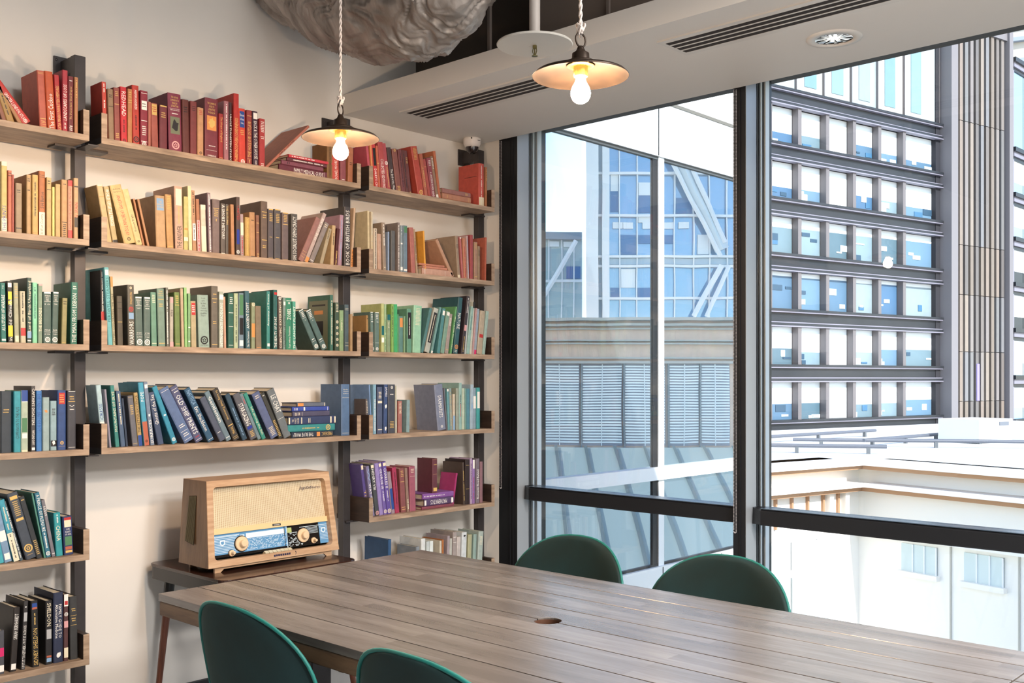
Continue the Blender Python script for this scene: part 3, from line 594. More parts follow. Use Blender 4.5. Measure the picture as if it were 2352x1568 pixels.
BOOK_TABLE = """
#top left
U 1.3829 .0809 .0154 -18.3 2.246 8a5a48
U 1.3996 .1213 .0246 -19.1 2.246 b08a48 D .1 .8 k
U 1.4373 .102 .0144 -30.5 2.246 a87850
U 1.453 .1819 .0318 -39.5 2.246 c8302c V .35 .93 w GREATER LONDON ATLAS;O .95 .035 w
U 1.509 .2044 .0257 -3.0 2.246 c8604a B .03 .035 g;B .05 .055 g;B .82 .83 g;H .85 .9 g 2;B .92 .925 g;B .96 .965 g
U 1.5375 .2077 .0288 -3.4 2.246 cc5420 U .38 .98 w The First Cuckoo
U 1.5704 .2011 .018 -3.5 2.246 c02830 U .19 .97 g KATIA MANN UNWRITTEN MEMORIES
U 1.5885 .2253 .0196 .0 2.246 b83040 U .23 .8 w LANDSCAPES OF LOSS;D .84 .96 w
U 1.6094 .2075 .0197 .0 2.246 7a2a30 G .04 .1 w;U .18 .75 g The Descendants Great Dragons;G .85 .95 w
U 1.632 .2086 .0142 .0 2.246 c08050 D .05 .35 g
#top middle
U228 1.7439 .217 .0166 -1.6 2.246 d84838 D .03 .2 w;D .3 .45 w
U 1.7607 .1927 .0212 -1.4 2.246 a08060 G .1 .17 k;B .33 .34 k
U 1.7835 .2025 .0221 -1.3 2.246 a05048 G .06 .16 g;B .3 .31 g;G .83 .93 g
U 1.8079 .2109 .0249 -1.0 2.246 d82030 V .08 .52 w REDHEAD;D .58 .8 k;O .95 .03 k
U 1.8338 .2089 .0184 .0 2.246 c88048 G .04 .16 g;B .2 .21 g;B .24 .25 g;B .97 .98 g
U 1.8547 .2269 .0273 -1.1 2.246 c83828 V .08 .4 w HARMAN ANDERSEN;D .48 .76 k;O .9 .05 k
U 1.8847 .2136 .0296 .0 2.246 98283c B .04 .05 w;P .18 .34 w;G .21 .3 k;B .53 .54 w;G .62 .8 w;B .9 .91 w;O .95 .04 w
U 1.916 .1764 .0116 .0 2.246 b06858
U 1.9309 .1741 .0278 -1.6 2.246 b05848 P .02 .26 g;G .06 .2 r
U 1.9621 .1731 .0329 .0 2.246 7a3038 B .0 .03 g;G .14 .28 g
U 2.0025 .2285 .0553 -1.5 2.246 88304a H .04 .24 g THE OXFORD/COMPANION TO/ENGLISH/LITERATURE;B .26 .263 w;H .27 .3 w FIFTH EDITION;G .33 .36 w;P .4 .69 e;F .43 .66 k;O .88 .07 p
U 2.0606 .2145 .0299 -1.1 2.246 683028 G .12 .24 k
U 2.093 .215 .0288 .0 2.246 843838 G .08 .18 k
U 2.125 .1959 .0263 .0 2.246 d09868 G .05 .15 r;O .92 .03 k
U 2.1577 .2425 .0582 .0 2.246 80303c H .06 .26 g THE CAMBRIDGE/GUIDE TO/LITERATURE/IN ENGLISH;P .29 .53 o;F .31 .5 g;G .78 .8 w;B .86 .863 w;H .93 .97 w CAMBRIDGE
U 2.2196 .1896 .0208 .0 2.246 a82828 V .07 .6 g The Heart of England;B .94 .95 g
U 2.2431 .2454 .0225 .0 2.246 b07078 D .05 .8 w
U 2.2674 .2438 .0121 .0 2.246 4a2828 V .2 .97 w UNCLE TUNGSTEN STORY
U 2.2882 .2855 .0248 .0 2.246 c83028 U .35 .97 g PHARMACOPOEIA LONDINENSIS
U 2.3149 .2291 .0308 -1.0 2.246 e04028 P .05 .34 n;H .08 .3 w Elements/of Home/Study;G .38 .48 g;O .95 .04 w
U 2.3496 .2295 .0253 .0 2.246 a03c38 B .1 .11 g;U .2 .85 g THE HOLLOW OUTLAW;B .88 .885 g;D .9 .98 g
U 2.3808 .2301 .0256 -1.0 2.246 4a3040 P .03 .14 w;V .18 .86 w BACK & THE OTHER HOUSE;D .88 .97 w
U 2.4111 .2055 .0271 .0 2.246 b83838 G .05 .28 w;G .35 .42 w;G .9 .97 w
U 2.4388 .3062 .0113 45.7 2.246 c07058 D .35 .7 k
S 2.507 .2511 .0312 0 2.246 70303f V .3 .92 w FAMILY MEDICAL GUIDE;B .945 .95 w
S 2.5193 .2188 .0182 0 2.2777 884858 G .12 .2 k
S 2.5472 .2109 .0157 0 2.2964 6a3038 D .15 .9 w
S 2.5565 .2334 .0131 0 2.3126 d83848 D .05 .6 w
U 2.7598 .1648 .0302 .0 2.246 8a6030 D .02 .98 k
U 2.7909 .1392 .0363 -1.8 2.246 d04838 U .35 .98 w MICHAEL MOORE
U 2.834 .158 .0309 .0 2.246 9a5058 G .9 .95 w
U 2.8753 .1631 .0272 1.8 2.246 b8704a G .4 .5 k
#top right
U 3.0009 .1909 .0138 -6.6 2.246 c85060
U 3.0163 .194 .0111 -4.3 2.246 d88858 O .15 .03 g
U 3.0333 .204 .0207 -6.1 2.246 d03838 P .1 .5 k;V .57 .98 w DALEY'S CHI
U 3.0553 .1972 .012 -5.2 2.246 d06848 B .4 .42 g
U 3.0733 .2183 .0303 -6.3 2.246 b84848 V .36 .97 w COLLECTED EDITIONS
U 3.1077 .2161 .0224 -8.6 2.246 b04850 O .42 .04 w;D .5 .95 g
U 3.1362 .2024 .0247 -9.3 2.246 4a3838 V .5 .98 w The End of the War
U 3.1651 .201 .0312 -8.8 2.246 8a5048 O .04 .03 g;G .86 .99 g
U 3.1983 .2034 .0231 -7.6 2.246 7a4044 D .1 .9 k
U 3.2235 .2044 .0169 -7.7 2.246 6a3838 D .1 .9 k
U 3.2425 .2043 .017 -8.9 2.246 703a3a G .15 .3 g;O .97 .02 g
U 3.3023 .2348 .0399 -12.1 2.246 c04838 G .03 .28 g;O .94 .05 g
U 3.3457 .2068 .0197 -10.3 2.246 c06850 D .3 .8 g
U 3.3698 .1854 .0176 -12.3 2.246 b85048 B .2 .21 g
U 3.3897 .193 .0267 -9.9 2.246 a04858 G .05 .2 w;V .35 .97 w A LANTERN IN HER HAND
U 3.4208 .2061 .0157 -11.2 2.246 a08068 G .04 .3 w;B .9 .98 w
U 3.4378 .2344 .0153 -9.4 2.246 c87048
S 3.4612 .2 .0072 0 2.246 c88868
S 3.459 .1998 .028 0 2.2537 c88868 G .15 .2 g;B .92 .93 g
S 3.459 .1974 .0231 0 2.2822 a87068 G .8 .9 g
U 3.7167 .2216 .0391 .0 2.246 d85848 C .1 .7 .29 .3 k;B .78 1 c;D .05 .95 w
U 3.7656 .2089 .0139 .0 2.246 b87850 V .05 .35 g GOLD
#second left
U 1.3786 .2438 .0198 .0 1.866 d8c070 B .0 .06 c;B .8 1 c;U .62 .98 b THE PRINTS
U 1.4006 .216 .0133 .0 1.866 d07050 B .04 .05 k;B .08 .09 k
U 1.415 .2033 .0067 .0 1.866 b05c50
U 1.4261 .176 .0224 .0 1.866 a89070 G .12 .2 k;B .88 .9 k
U 1.4632 .2103 .0159 .0 1.866 c8a068 G .05 .12 k;G .22 .28 k
U 1.4826 .2133 .0207 .0 1.866 d8b060 D .1 .7 k;B .95 .96 o
U 1.5056 .2298 .022 .0 1.866 c07038 B .63 1 c;U .66 .97 k A West Country;U .32 .57 k S H Burton;B .06 .065 k;B .09 .095 k
U 1.5323 .211 .0176 .0 1.866 d0b070 G .04 .12 k;B .2 .21 k
U 1.5526 .1798 .009 .0 1.866 e0d080
U 1.564 .1918 .0178 .0 1.866 d0b070
U 1.5853 .2108 .0211 .0 1.866 d0a068 G .04 .1 k;B .72 .73 k;G .75 .98 k
U 1.6081 .2117 .0169 .0 1.866 d8a080 B .0 .1 r;U .12 .82 r Letters and Journals to the Coast;B .85 1 r
U 1.6298 .2231 .017 .0 1.866 d0a878 B .13 .15 k;U .4 .66 r IN SPAIN;P .64 .8 k
#second middle
U 1.7505 .2124 .023 -9.9 1.866 d8b880 B .0 .02 c;B .2 .21 o
U 1.7761 .2098 .0206 -9.8 1.866 c8b078 V .05 .7 w WORLD OF LITTLE PRINCES;B .94 1 k
U 1.8215 .2214 .0448 -15.2 1.866 dcbc78 H .05 .14 k Anthony/Sampson;V .18 .86 r ANATOMY OF BRITAIN TODAY;O .92 .03 k
U 1.869 .2133 .0254 -15.8 1.866 e0c888 U .45 .75 k Kenneth Bright;O .93 .02 k
U 1.8957 .1807 .0081 -13.2 1.866 b07850 D .1 .6 k
U 1.9133 .1817 .0095 -13.3 1.866 b08058 D .1 .9 g
U 1.9501 .2017 .0401 -1.9 1.866 c8a070 P .05 .28 l;H .09 .24 g THE/FAMILY/OF MAN
U 1.9944 .2111 .0281 -2.6 1.866 c89858 G .02 .28 g;B .95 .96 g
U 2.0295 .2488 .0342 -1.3 1.866 d0a890 P .04 .3 c;U .62 .97 k THE ANSWER;D .32 .6 g
U 2.0651 .2134 .0187 .0 1.866 c8c070 B .58 .62 o;B .75 .82 c
U 2.0867 .2568 .0159 -1.2 1.866 e8dca8
U 2.1041 .2417 .0175 -2.1 1.866 c09068 D .03 .4 k;P .54 .82 w;D .56 .8 k
U 2.1245 .2102 .0147 -2.0 1.866 b87850 B .4 1 p;D .42 .98 r
U 2.1436 .1902 .0222 -1.8 1.866 e8d0b8 B .0 .1 c;B .45 1 c
U 2.1747 .2421 .0149 -1.8 1.866 907880 D .03 .98 w
U 2.1912 .2195 .0332 .0 1.866 806c68 B .16 .17 g;G .18 .32 g;D .36 .42 g
U 2.229 .2066 .0214 .0 1.866 6a6058 V .03 .7 w A SHORT HISTORY;B .97 1 w
U 2.2513 .2066 .0129 .0 1.866 605850 V .03 .4 g THE AUTUMN
U 2.278 .2084 .0155 -1.3 1.866 c08858
U 2.2998 .2427 .0172 .0 1.866 5a4840 V .15 .4 r UNITED;P .55 .8 b;O .93 .05 w
U 2.3217 .1742 .0148 -1.0 1.866 b09898 B .2 .5 c;D .55 .95 r
U 2.3422 .1644 .0222 .0 1.866 c8a050 D .05 .95 g
U 2.366 .1878 .0256 -1.0 1.866 c09060 G .15 .2 k;B .97 .98 k
U 2.3965 .179 .0155 -0.8 1.866 906048 B .18 .19 g;B .4 .41 g;G .88 .98 g
U 2.4191 .2407 .031 .0 1.866 705c50 B .18 .19 g;G .22 .3 g;B .67 .68 g;G .76 .82 g
U 2.4534 .2126 .0264 .0 1.866 5c5458 B .0 .02 g;G .08 .25 g;G .55 .57 g;B .97 .975 g
U 2.4848 .215 .0317 .0 1.866 585458 B .0 .02 g;G .08 .27 g;G .55 .57 g;B .97 .975 g
U 2.5233 .2057 .0322 .0 1.866 706060 B .0 .02 g;G .04 .2 g;B .24 .25 g;B .97 .975 g
U 2.5708 .2059 .0309 .0 1.866 585450 U .06 .97 w ON SOCIALIST DEMOCRACY
U 2.6069 .2182 .0264 25.8 1.866 a07068 B .78 .785 g;B .84 .845 g;B .9 .905 g
U 2.6382 .2449 .0184 24.5 1.866 c0a8a0 U .1 .55 w SOUND OF THE CREEK;B .9 1 o
U 2.6628 .2005 .0236 25.4 1.866 908480 G .03 .12 c;B .95 .96 w
U 2.7198 .167 .0176 17.0 1.866 b0a080 U .05 .3 k JUNCTION
U 2.7778 .1801 .0184 3.5 1.866 c8a878 D .2 .5 k
U 2.798 .1685 .0166 5.7 1.866 501818 D .6 .98 g
U 2.8202 .2311 .0205 2.8 1.866 b08898 D .1 .9 l
U 2.8557 .2717 .034 .0 1.866 4a4444 U .06 .96 w BOOK OF BRITISH BIRDS
U 2.8908 .2724 .0117 3.8 1.866 c8a888 B .7 1 o;U .72 .98 k ARTHUR
#second right
U228 3.0001 .271 .0107 -0.8 1.866 d8c8a0
U 3.011 .2679 .0093 .0 1.866 d8ccb0 D .4 .98 g
U 3.0254 .193 .0199 .0 1.866 d0c0a8 D .02 .98 k
U 3.0513 .1693 .022 -1.4 1.866 c8a088
U 3.0814 .225 .0202 -2.1 1.866 a08c78 D .04 .5 w;G .9 .95 c
U 3.1097 .185 .0102 .0 1.866 8898b0 B .05 .15 w
U 3.1301 .1934 .0246 .0 1.866 606060
U 3.1713 .2357 .0125 .0 1.866 908480 D .05 .95 w
U 3.1879 .2238 .0146 .0 1.866 90a0a8 D .05 .2 w;B .37 .4 w;B .88 .95 w
U 3.2067 .2257 .0252 .0 1.866 708898 P .02 .15 f;B .92 .96 w
U 3.2595 .2208 .0256 -3.9 1.866 b86c60
U 3.2894 .2159 .0108 -5.1 1.866 b89878 D .2 .7 k
U 3.3448 .2141 .0096 -3.5 1.866 e0a040
S 3.324 .2057 .0339 0 1.866 d0a088 B .08 .085 w;B .1 .105 w;B .75 .755 w;B .93 .935 w
S 3.3283 .1647 .0113 0 1.9004 c08068
S 3.3066 .1682 .0103 0 1.9122 b87860
U 3.526 .2077 .0185 -32.6 1.866 c89878
U 3.5668 .2126 .0187 -5.0 1.866 a89078 G .2 .3 k;B .92 1 c
U 3.5972 .2074 .0118 -5.2 1.866 c87070 B .0 .03 w
U 3.6113 .2058 .0203 -2.6 1.866 d08868 D .2 .95 r
U 3.6373 .2203 .0105 -2.5 1.866 d0b0b0 D .1 .9 l
U 3.6555 .2281 .0192 .0 1.866 b04c50
U 3.6852 .1951 .0218 .0 1.866 b89078 G .03 .2 g;B .9 .92 g
U 3.7094 .1758 .017 .0 1.866 a88c70 G .1 .3 k
U 3.7607 .2258 .0108 1.3 1.866 c86850
#third left
U 1.3783 .2054 .0181 -1.1 1.486 1c7a70 U .2 .8 w AS A STUDY OF WARFARE;D .03 .1 w;P .94 .97 w
U 1.4015 .2134 .0173 -1.1 1.486 383830 P .03 .1 w;P .17 .3 y;P .32 .38 y;U .3 .97 w in a Cold Climate;B .72 .9 y
U 1.4228 .2085 .0164 -1.1 1.486 b0b090 G .05 .2 g;B .24 .25 g;P .88 .98 c
U 1.4434 .1813 .0186 -1.0 1.486 d0c8a8 D .03 .6 k;B .71 .86 r
U 1.4651 .2298 .0157 .0 1.486 3c5850 U .05 .82 c Land of Birds Unearthed;B .82 .92 l;B .95 .97 w
U 1.4839 .214 .0168 .0 1.486 88e0b0 D .08 .6 t
U 1.5029 .2106 .0153 .0 1.486 88a088 U .4 .8 c THE BROCADE;B .0 .03 p
U 1.5209 .1833 .0289 .0 1.486 4c6860 B .0 .03 w;H .05 .17 w THE PENGUIN/ENCYCLO/PAEDIA;B .18 .185 w;H .22 .25 w 10;H .72 .75 w FRE;B .77 .775 w;H .8 .83 w KYR;O .92 .05 w
U 1.5502 .1853 .0223 1.3 1.486 4c6860 B .0 .03 w;H .05 .17 w THE PENGUIN/ENCYCLO/PAEDIA;B .18 .185 w;H .22 .25 w 2;H .72 .75 w BAR;B .77 .775 w;H .8 .83 w CAN;O .92 .05 w
U 1.5845 .1655 .0186 1.5 1.486 a09860 G .05 .15 k;B .96 .97 g
U 1.6175 .2248 .0245 .8 1.486 2f7a68 G .05 .12 w;U .18 .97 w THE MAN FROM LISBON
#third middle
U220 1.7408 .2781 .0156 -1.0 1.486 2a2426 D .02 .7 w;B .55 .95 r
U 1.7579 .2884 .0181 -3.1 1.486 68c0c8 P .03 .1 w;U .13 .7 t PERSWELL STEAMERS
U 1.7767 .2562 .0102 -2.6 1.486 c0b890 B .0 .15 o;U .25 .97 k LETTERS CONCERNING THE TALE
U 1.7943 .1849 .0221 -1.1 1.486 585040 B .12 .13 k;B .24 .25 k;B .52 .53 g
U 1.8361 .23 .0275 -1.2 1.486 605c50 O .05 .02 c;V .12 .32 g MAX HASTINGS;O .4 .04 r;P .46 .56 l;U .6 .98 w WARRIORS
U 1.8661 .1868 .0303 -1.5 1.486 5a7068 B .0 .03 w;H .05 .17 w THE PENGUIN/ENCYCLO/PAEDIA;B .18 .185 w;H .22 .25 w 7;H .72 .75 w INK;B .77 .775 w;H .8 .83 w LAN;O .92 .06 w
U 1.8977 .1876 .0281 .0 1.486 5a7068 B .0 .03 w;H .05 .17 w THE PENGUIN/ENCYCLO/PAEDIA;B .18 .185 w;H .22 .25 w 8;H .72 .75 w STE;B .77 .775 w;H .8 .83 w TAF;O .92 .06 w
U 1.9297 .2075 .0227 -1.1 1.486 6a9c84 G .04 .2 c;B .94 .95 c
U 1.9581 .2237 .0301 -1.7 1.486 789484 H .03 .14 g THE/LADY/OTTO;B .18 .19 g;G .25 .32 g;B .94 .95 g
U 1.9921 .2297 .0106 -1.0 1.486 707468 D .05 .95 w
U 2.0053 .1952 .0159 .0 1.486 b8b0a0 P .02 .12 p;G .25 .4 k;B .9 1 p
U 2.0279 .2137 .0228 -1.1 1.486 6c8440 G .05 .2 g;B .23 .24 g;B .94 .95 g
U 2.0561 .2301 .0122 -1.7 1.486 c0a888
U 2.0696 .2348 .0122 -1.0 1.486 90c878
U 2.0832 .2122 .0109 .0 1.486 80b078 B .62 .64 w;B .88 .9 w
U 2.0982 .1832 .0228 -1.3 1.486 b8a880 P .04 .3 r;G .08 .25 w
U 2.1313 .21 .0475 -1.9 1.486 98b0a4 H .04 .42 k Geogr-/aphy/in the/20th/Century/edited by/Griffith/Taylor;O .86 .08 k;H .94 .97 k METHUEN
U 2.1859 .2491 .0298 .0 1.486 70685c G .1 .15 g;B .2 .21 g;G .24 .28 g;G .56 .62 g;B .94 .95 g
U 2.2214 .2284 .0201 .0 1.486 b0b8a8 B .05 .14 w;U .2 .97 w INTERMEDIATE PADDLING
U 2.2444 .2093 .0101 -1.2 1.486 c09880 B .6 .7 r
U 2.2624 .2247 .0263 .0 1.486 2c6454 G .06 .2 w;B .35 .36 w;B .6 .605 w;B .94 .945 w
U 2.2902 .2265 .0187 .0 1.486 b8c8a0 D .2 .9 k
U 2.3121 .2292 .0236 .0 1.486 7890a0 P .03 .4 f;P .45 .75 k;P .85 .95 w
U 2.3467 .2395 .0207 -1.5 1.486 3c6874 U .2 .65 w ANCIENT EGYPT;U .7 .97 w The Old Testament
U 2.3722 .1928 .0176 .0 1.486 909c78 B .45 .75 o;O .04 .04 c
U 2.3946 .1801 .0275 -1.0 1.486 887860 B .96 .97 o
U 2.4466 .2446 .0164 .0 1.486 389088 U .05 .6 w Anatomy of Tennis;P .9 .95 w
U 2.4796 .2523 .02 .0 1.486 286460 P .04 .08 r;U .45 .97 w THE BEAUTY OF SPORT
U 2.5079 .2271 .0168 -1.3 1.486 685c58 O .04 .03 w;U .1 .97 c SCIENTIFIC EXPERIENCE
U 2.5281 .2228 .0128 .0 1.486 809890 P .08 .15 w;U .35 .95 k The Nature of Crime
U 2.545 .2223 .0307 -0.9 1.486 2a8868 B .05 .06 w;O .1 .02 w;U .2 .42 w ZOBEL;U .55 .97 w Tears without Tenderness
U 2.5764 .2085 .0165 .0 1.486 48a890 U .1 .97 w THE LANCET PLANET
U 2.6945 .1899 .0268 -27.5 1.486 506c68 B .0 .02 w;G .04 .18 w;B .2 .205 w;O .26 .01 w;G .72 .76 w;B .79 .795 w;O .92 .05 w
U 2.734 .1908 .029 -27.8 1.486 506c68 B .0 .02 w;G .04 .18 w;B .2 .205 w;O .26 .01 w;G .72 .76 w;B .79 .795 w;O .92 .05 w
U 2.7758 .2493 .0165 .0 1.486 3c7060 C .1 .93 .09 .97 e;C .3 .7 .46 .72 k;C .2 .8 .16 .19 k;C .3 .7 .27 .34 o;D .1 .9 c
U 2.8033 .2168 .0222 .0 1.486 3c5444 G .02 .2 c;O .4 .03 c;O .52 .03 c;O .64 .03 c;O .76 .03 c;O .88 .03 c
U 2.8293 .1838 .0224 .0 1.486 88a878 D .25 .5 c
U 2.8574 .2106 .0226 .0 1.486 4c6068 B .08 .085 c;B .11 .115 c;B .82 .825 c;B .88 .885 c
U 2.8895 .1687 .013 .0 1.486 a88c68 G .05 .15 g
#third right
U220 2.9958 .1693 .0138 .0 1.486 b08850 G .05 .12 k
U 3.0098 .1845 .0176 -1.8 1.486 607c74 B .0 .02 w;G .05 .17 w;B .19 .195 w;H .23 .26 w 1;B .77 .775 w;O .92 .04 w
U 3.0314 .1843 .0259 .0 1.486 607c74 B .0 .02 w;G .05 .17 w;B .19 .195 w;H .23 .26 w 4;B .77 .775 w;O .92 .04 w
U 3.0713 .2266 .0161 .0 1.486 c0c880 B .46 .65 t;B .7 .8 w
U 3.0894 .2246 .0121 .0 1.486 a0c090 D .3 .98 f
U 3.1056 .177 .0204 .0 1.486 88a078 B .0 .15 t;D .18 .35 c
U 3.1322 .2284 .0144 .0 1.486 88b858 D .05 .7 k
U 3.1486 .2278 .0206 .0 1.486 30b068
U 3.17 .1816 .0071 .0 1.486 60a070
U 3.1796 .1726 .025 .0 1.486 5c8c84 P .05 .3 o
U 3.2088 .1739 .0105 .0 1.486 7c9c78
U 3.2298 .21 .0275 .0 1.486 609c80 P .08 .68 k;D .2 .6 w
U 3.2659 .2283 .0516 2.1 1.486 98d0ac G .05 .42 c
U 3.3177 .2267 .0168 15.1 1.486 4c8080
U 3.3435 .2265 .0301 16.4 1.486 b8bcb0 P .1 .78 k;D .12 .76 c
U 3.3831 .2335 .013 14.9 1.486 70a09c B .95 1 w
U 3.4253 .225 .02 9.8 1.486 488c90 P .05 .15 w
U 3.4499 .2122 .0246 11.1 1.486 7ca490 P .02 .1 w
U 3.4793 .1997 .0227 8.5 1.486 a89890 G .1 .3 w;B .9 .91 g
U 3.5136 .2395 .0114 9.4 1.486 60a868 D .2 .9 c
U 3.5366 .285 .0302 7.5 1.486 285c64 V .28 .56 w NATURE;O .88 .04 o;G .93 .98 w
U 3.5901 .2959 .0211 8.3 1.486 383038 D .03 .3 w;P .5 .6 p;D .7 .98 g
U 3.616 .2794 .0095 5.4 1.486 c0c8c8
U 3.6279 .2447 .0213 8.4 1.486 98c0b8 D .2 .5 t
U 3.6516 .2693 .0143 5.1 1.486 d0d0c0 B .0 .12 k
U 3.6684 .2384 .012 6.4 1.486 c8a0a0
U 3.6814 .2338 .0159 6.3 1.486 a0b0c0 V .08 .5 l CHAMBERS;B .9 1 m
U 3.7045 .225 .0365 6.8 1.486 c0b098 P .54 .62 r
U 3.7435 .2256 .0196 7.5 1.486 a8c8c0
#fourth left
U 1.3772 .2126 .0357 .0 1.106 38424c G .28 .36 g
U 1.4207 .2122 .0235 .0 1.106 28a0b0 U .26 .78 k COMPANION TO THE ALPS
U 1.4451 .215 .0237 .0 1.106 b8c8b0 B .0 .18 n;B .18 .19 w;P .45 .68 f;P .7 .78 w;B .97 1 c
U 1.4789 .2301 .015 .0 1.106 504c4c V .04 .6 w CAPTAIN'S DISASTERS;V .68 .9 w MAITLAND-DAVY;P .94 .98 w
U 1.4969 .2136 .0192 .0 1.106 3c80c8 V .05 .68 n THE TRENT EAST OF BOY
U 1.5191 .1897 .0235 .0 1.106 a0b8b8 F .22 .3 o
U 1.5461 .1769 .0223 .0 1.106 98b8c0 G .15 .3 k;B .8 .92 k;F .8 .9 w
U 1.5714 .214 .0302 .0 1.106 30508c P .04 .23 r;G .06 .21 g;O .88 .03 g;B .935 .938 g
U 1.6069 .2127 .0307 .0 1.106 484850 B .01 .02 w;G .08 .16 g;B .18 .19 g;H .24 .28 w V;G .31 .33 w;B .96 .965 w
#fourth middle
U220 1.7436 .2326 .0196 -5.9 1.106 b8d8e0 U .3 .56 n CRISIS;B .59 .72 w
U 1.7634 .2171 .0079 -5.3 1.106 908c9c D .04 .95 w
U 1.7869 .2311 .0159 -5.4 1.106 2c8880 U .1 .75 c MOUNTAINS OF SKYE
U 1.8077 .2097 .018 -5.4 1.106 4c6484 D .05 .6 c
U 1.8279 .1823 .0082 -5.6 1.106 303c50 B .07 .08 g;G .1 .2 g;B .93 .94 g
U 1.8536 .1918 .0226 -6.3 1.106 6c6c74 B .03 .035 g;G .18 .38 g;B .95 .955 g
U 1.8774 .2032 .0164 -5.7 1.106 c0a060 U .05 .75 k THE BETTER EXISTENCE;B .8 1 n
U 1.9002 .2416 .0212 -6.0 1.106 38a0c0 U .15 .3 w POPE;B .62 1 x;O .93 .02 k
U 1.9258 .2444 .0168 -6.9 1.106 7888a0 P .04 .1 w;F .5 .55 w;U .6 .97 w SURFACES
U 1.9568 .2058 .0248 -11.6 1.106 405070 U .05 .62 w Ghosts of the Sea
U 2.0173 .2382 .0214 -21.2 1.106 2090b0 F .48 .52 w;O .93 .03 w
U 2.0696 .2369 .0423 -27.7 1.106 5c74a0 B .05 .055 w;G .67 .74 w;B .8 .805 w;G .83 .9 w;B .95 .955 w
U 2.1188 .2474 .0333 -27.7 1.106 54587c B .05 .055 w;G .07 .12 w;V .16 .86 w OLD SHIP PRINTS;G .88 .93 r;B .96 .965 w
U 2.1732 .2371 .0283 -27.0 1.106 2c5878 V .04 .3 l NAUTICA;V .35 .8 w Eric Shackleton;B .96 .965 w
U 2.2257 .1981 .0274 -27.6 1.106 50586c G .8 .82 w
U 2.2563 .2236 .0237 -27.0 1.106 6c8490 V .1 .62 w Gentleman;B .93 .94 w
U 2.2887 .2304 .0296 -25.5 1.106 403c38 V .03 .6 g So Long Until Tomorrow;B .7 .715 g;V .74 .88 g THOMAS;B .93 .935 g;B .96 .965 g
U 2.3309 .2064 .0237 -24.0 1.106 2c485c D .3 .95 l
U 2.3699 .2068 .0328 -24.5 1.106 5c5c64 V .22 .7 w STARGAZING;P .72 .78 b;G .82 .95 g
U 2.4043 .2103 .0162 -25.1 1.106 708890 D .05 .25 r
U 2.4254 .2123 .0189 -25.5 1.106 289080 V .3 .9 c Life among the fish
U 2.4697 .2127 .0383 -26.8 1.106 5c6890 G .05 .13 c;G .76 .95 c
U 2.5086 .2135 .0202 -25.8 1.106 3c3c34 G .02 .08 w;G .6 .96 g
U 2.5349 .2214 .0374 -23.5 1.106 70787c V .12 .48 w LE CHAT;B .6 .605 w
S 2.5706 .2199 .0258 0 1.106 283448 U .04 .52 w THE BLUE WOLF;P .6 .68 o;U .72 .98 g FREDERIC
S 2.5518 .2497 .03 0 1.1323 289090 D .3 .66 g;O .85 .05 g
S 2.5552 .25 .0349 0 1.1628 344068 B .0 .03 c;H .06 .22 c THE/FOREST/RANGER;B .26 .28 c;G .4 .46 c;B .88 .91 c;B .97 1 c
S 2.5757 .1964 .0224 0 1.1982 54506c G .05 .2 c;B .25 .255 c
S 2.574 .1963 .0189 0 1.2211 3850b0 G .05 .15 w;B .3 .34 w;B .95 .96 w
S 2.5998 .1505 .0179 0 1.2405 687080 P .02 .22 o;B .95 .97 c
U 2.8386 .2311 .047 .0 1.106 5878a0 H .08 .2 c Hooker/Olympic/Quakers;B .26 .265 c;B .95 .955 c
#fourth right
U220 2.9958 .1629 .0146 -1.4 1.106 706868 G .05 .4 c
U 3.0106 .2282 .006 -3.5 1.106 7c9cc8 D .03 .9 w
U 3.022 .2292 .0184 .0 1.106 80b0c8 D .3 .95 w
U 3.0465 .218 .0309 .0 1.106 505c7c G .1 .25 c;B .3 .35 c;B .9 .92 c
U 3.0836 .229 .0229 1.0 1.106 3c5484 V .05 .25 w JAMES;F .4 .5 w;F .85 .95 w
U 3.1128 .2289 .0421 .0 1.106 484c58 O .06 .03 w;G .18 .22 w;G .75 .9 g
U 3.157 .2238 .0093 .0 1.106 c0c0b0 D .1 .9 k
U 3.174 .1508 .0248 .0 1.106 b07068 G .05 .4 c
U 3.2256 .1548 .0195 1.3 1.106 88a8ac
U 3.4309 .2274 .0557 -6.4 1.106 8088a0 V .25 .72 w DRAMATISTS;O .92 .03 w
U 3.4913 .2099 .007 -5.7 1.106 707078
U 3.5007 .2055 .0118 -2.6 1.106 68a8b0 B .0 .06 w
U 3.5148 .2087 .0142 -1.9 1.106 90a8a8 D .1 .9 g
U 3.5337 .1793 .0143 .0 1.106 d8c8b0 B .6 1 l
U 3.5551 .2083 .0191 .0 1.106 a0a898
U 3.5766 .2357 .0193 .0 1.106 98c0b8 D .25 .45 k;D .45 .75 r
U 3.5983 .208 .017 .0 1.106 c0d0b8
U 3.6177 .2079 .0097 .0 1.106 709890
U 3.6299 .206 .022 .0 1.106 5090a0
U 3.6543 .2268 .0197 1.2 1.106 a8c0d0 F .4 .6 l
U 3.6765 .2092 .0198 .0 1.106 90a8b8 B .2 .5 w
U 3.7013 .2108 .025 .0 1.106 38a8a8 P .1 .5 w
#fifth left
U 1.3711 .1646 .0178 -10.2 .726 30b0c0
U 1.3904 .187 .025 -12.1 .726 80a0c0 B .4 .6 w;P .83 .95 w
U 1.4201 .2222 .021 -13.3 .726 30a0b8 B .54 1 c;D .1 .5 c;D .56 .95 k
U 1.442 .2185 .011 -15.5 .726 506068 D .1 .95 w
U 1.4628 .2447 .035 -15.5 .726 444c58 P .05 .1 g;G .12 .35 g;P .38 .42 g;O .84 .07 g;G .93 .94 g
U 1.4993 .2301 .0195 -15.8 .726 303438 G .03 .07 g;G .7 .94 g
U 1.5244 .2365 .0062 -10.8 .726 508878
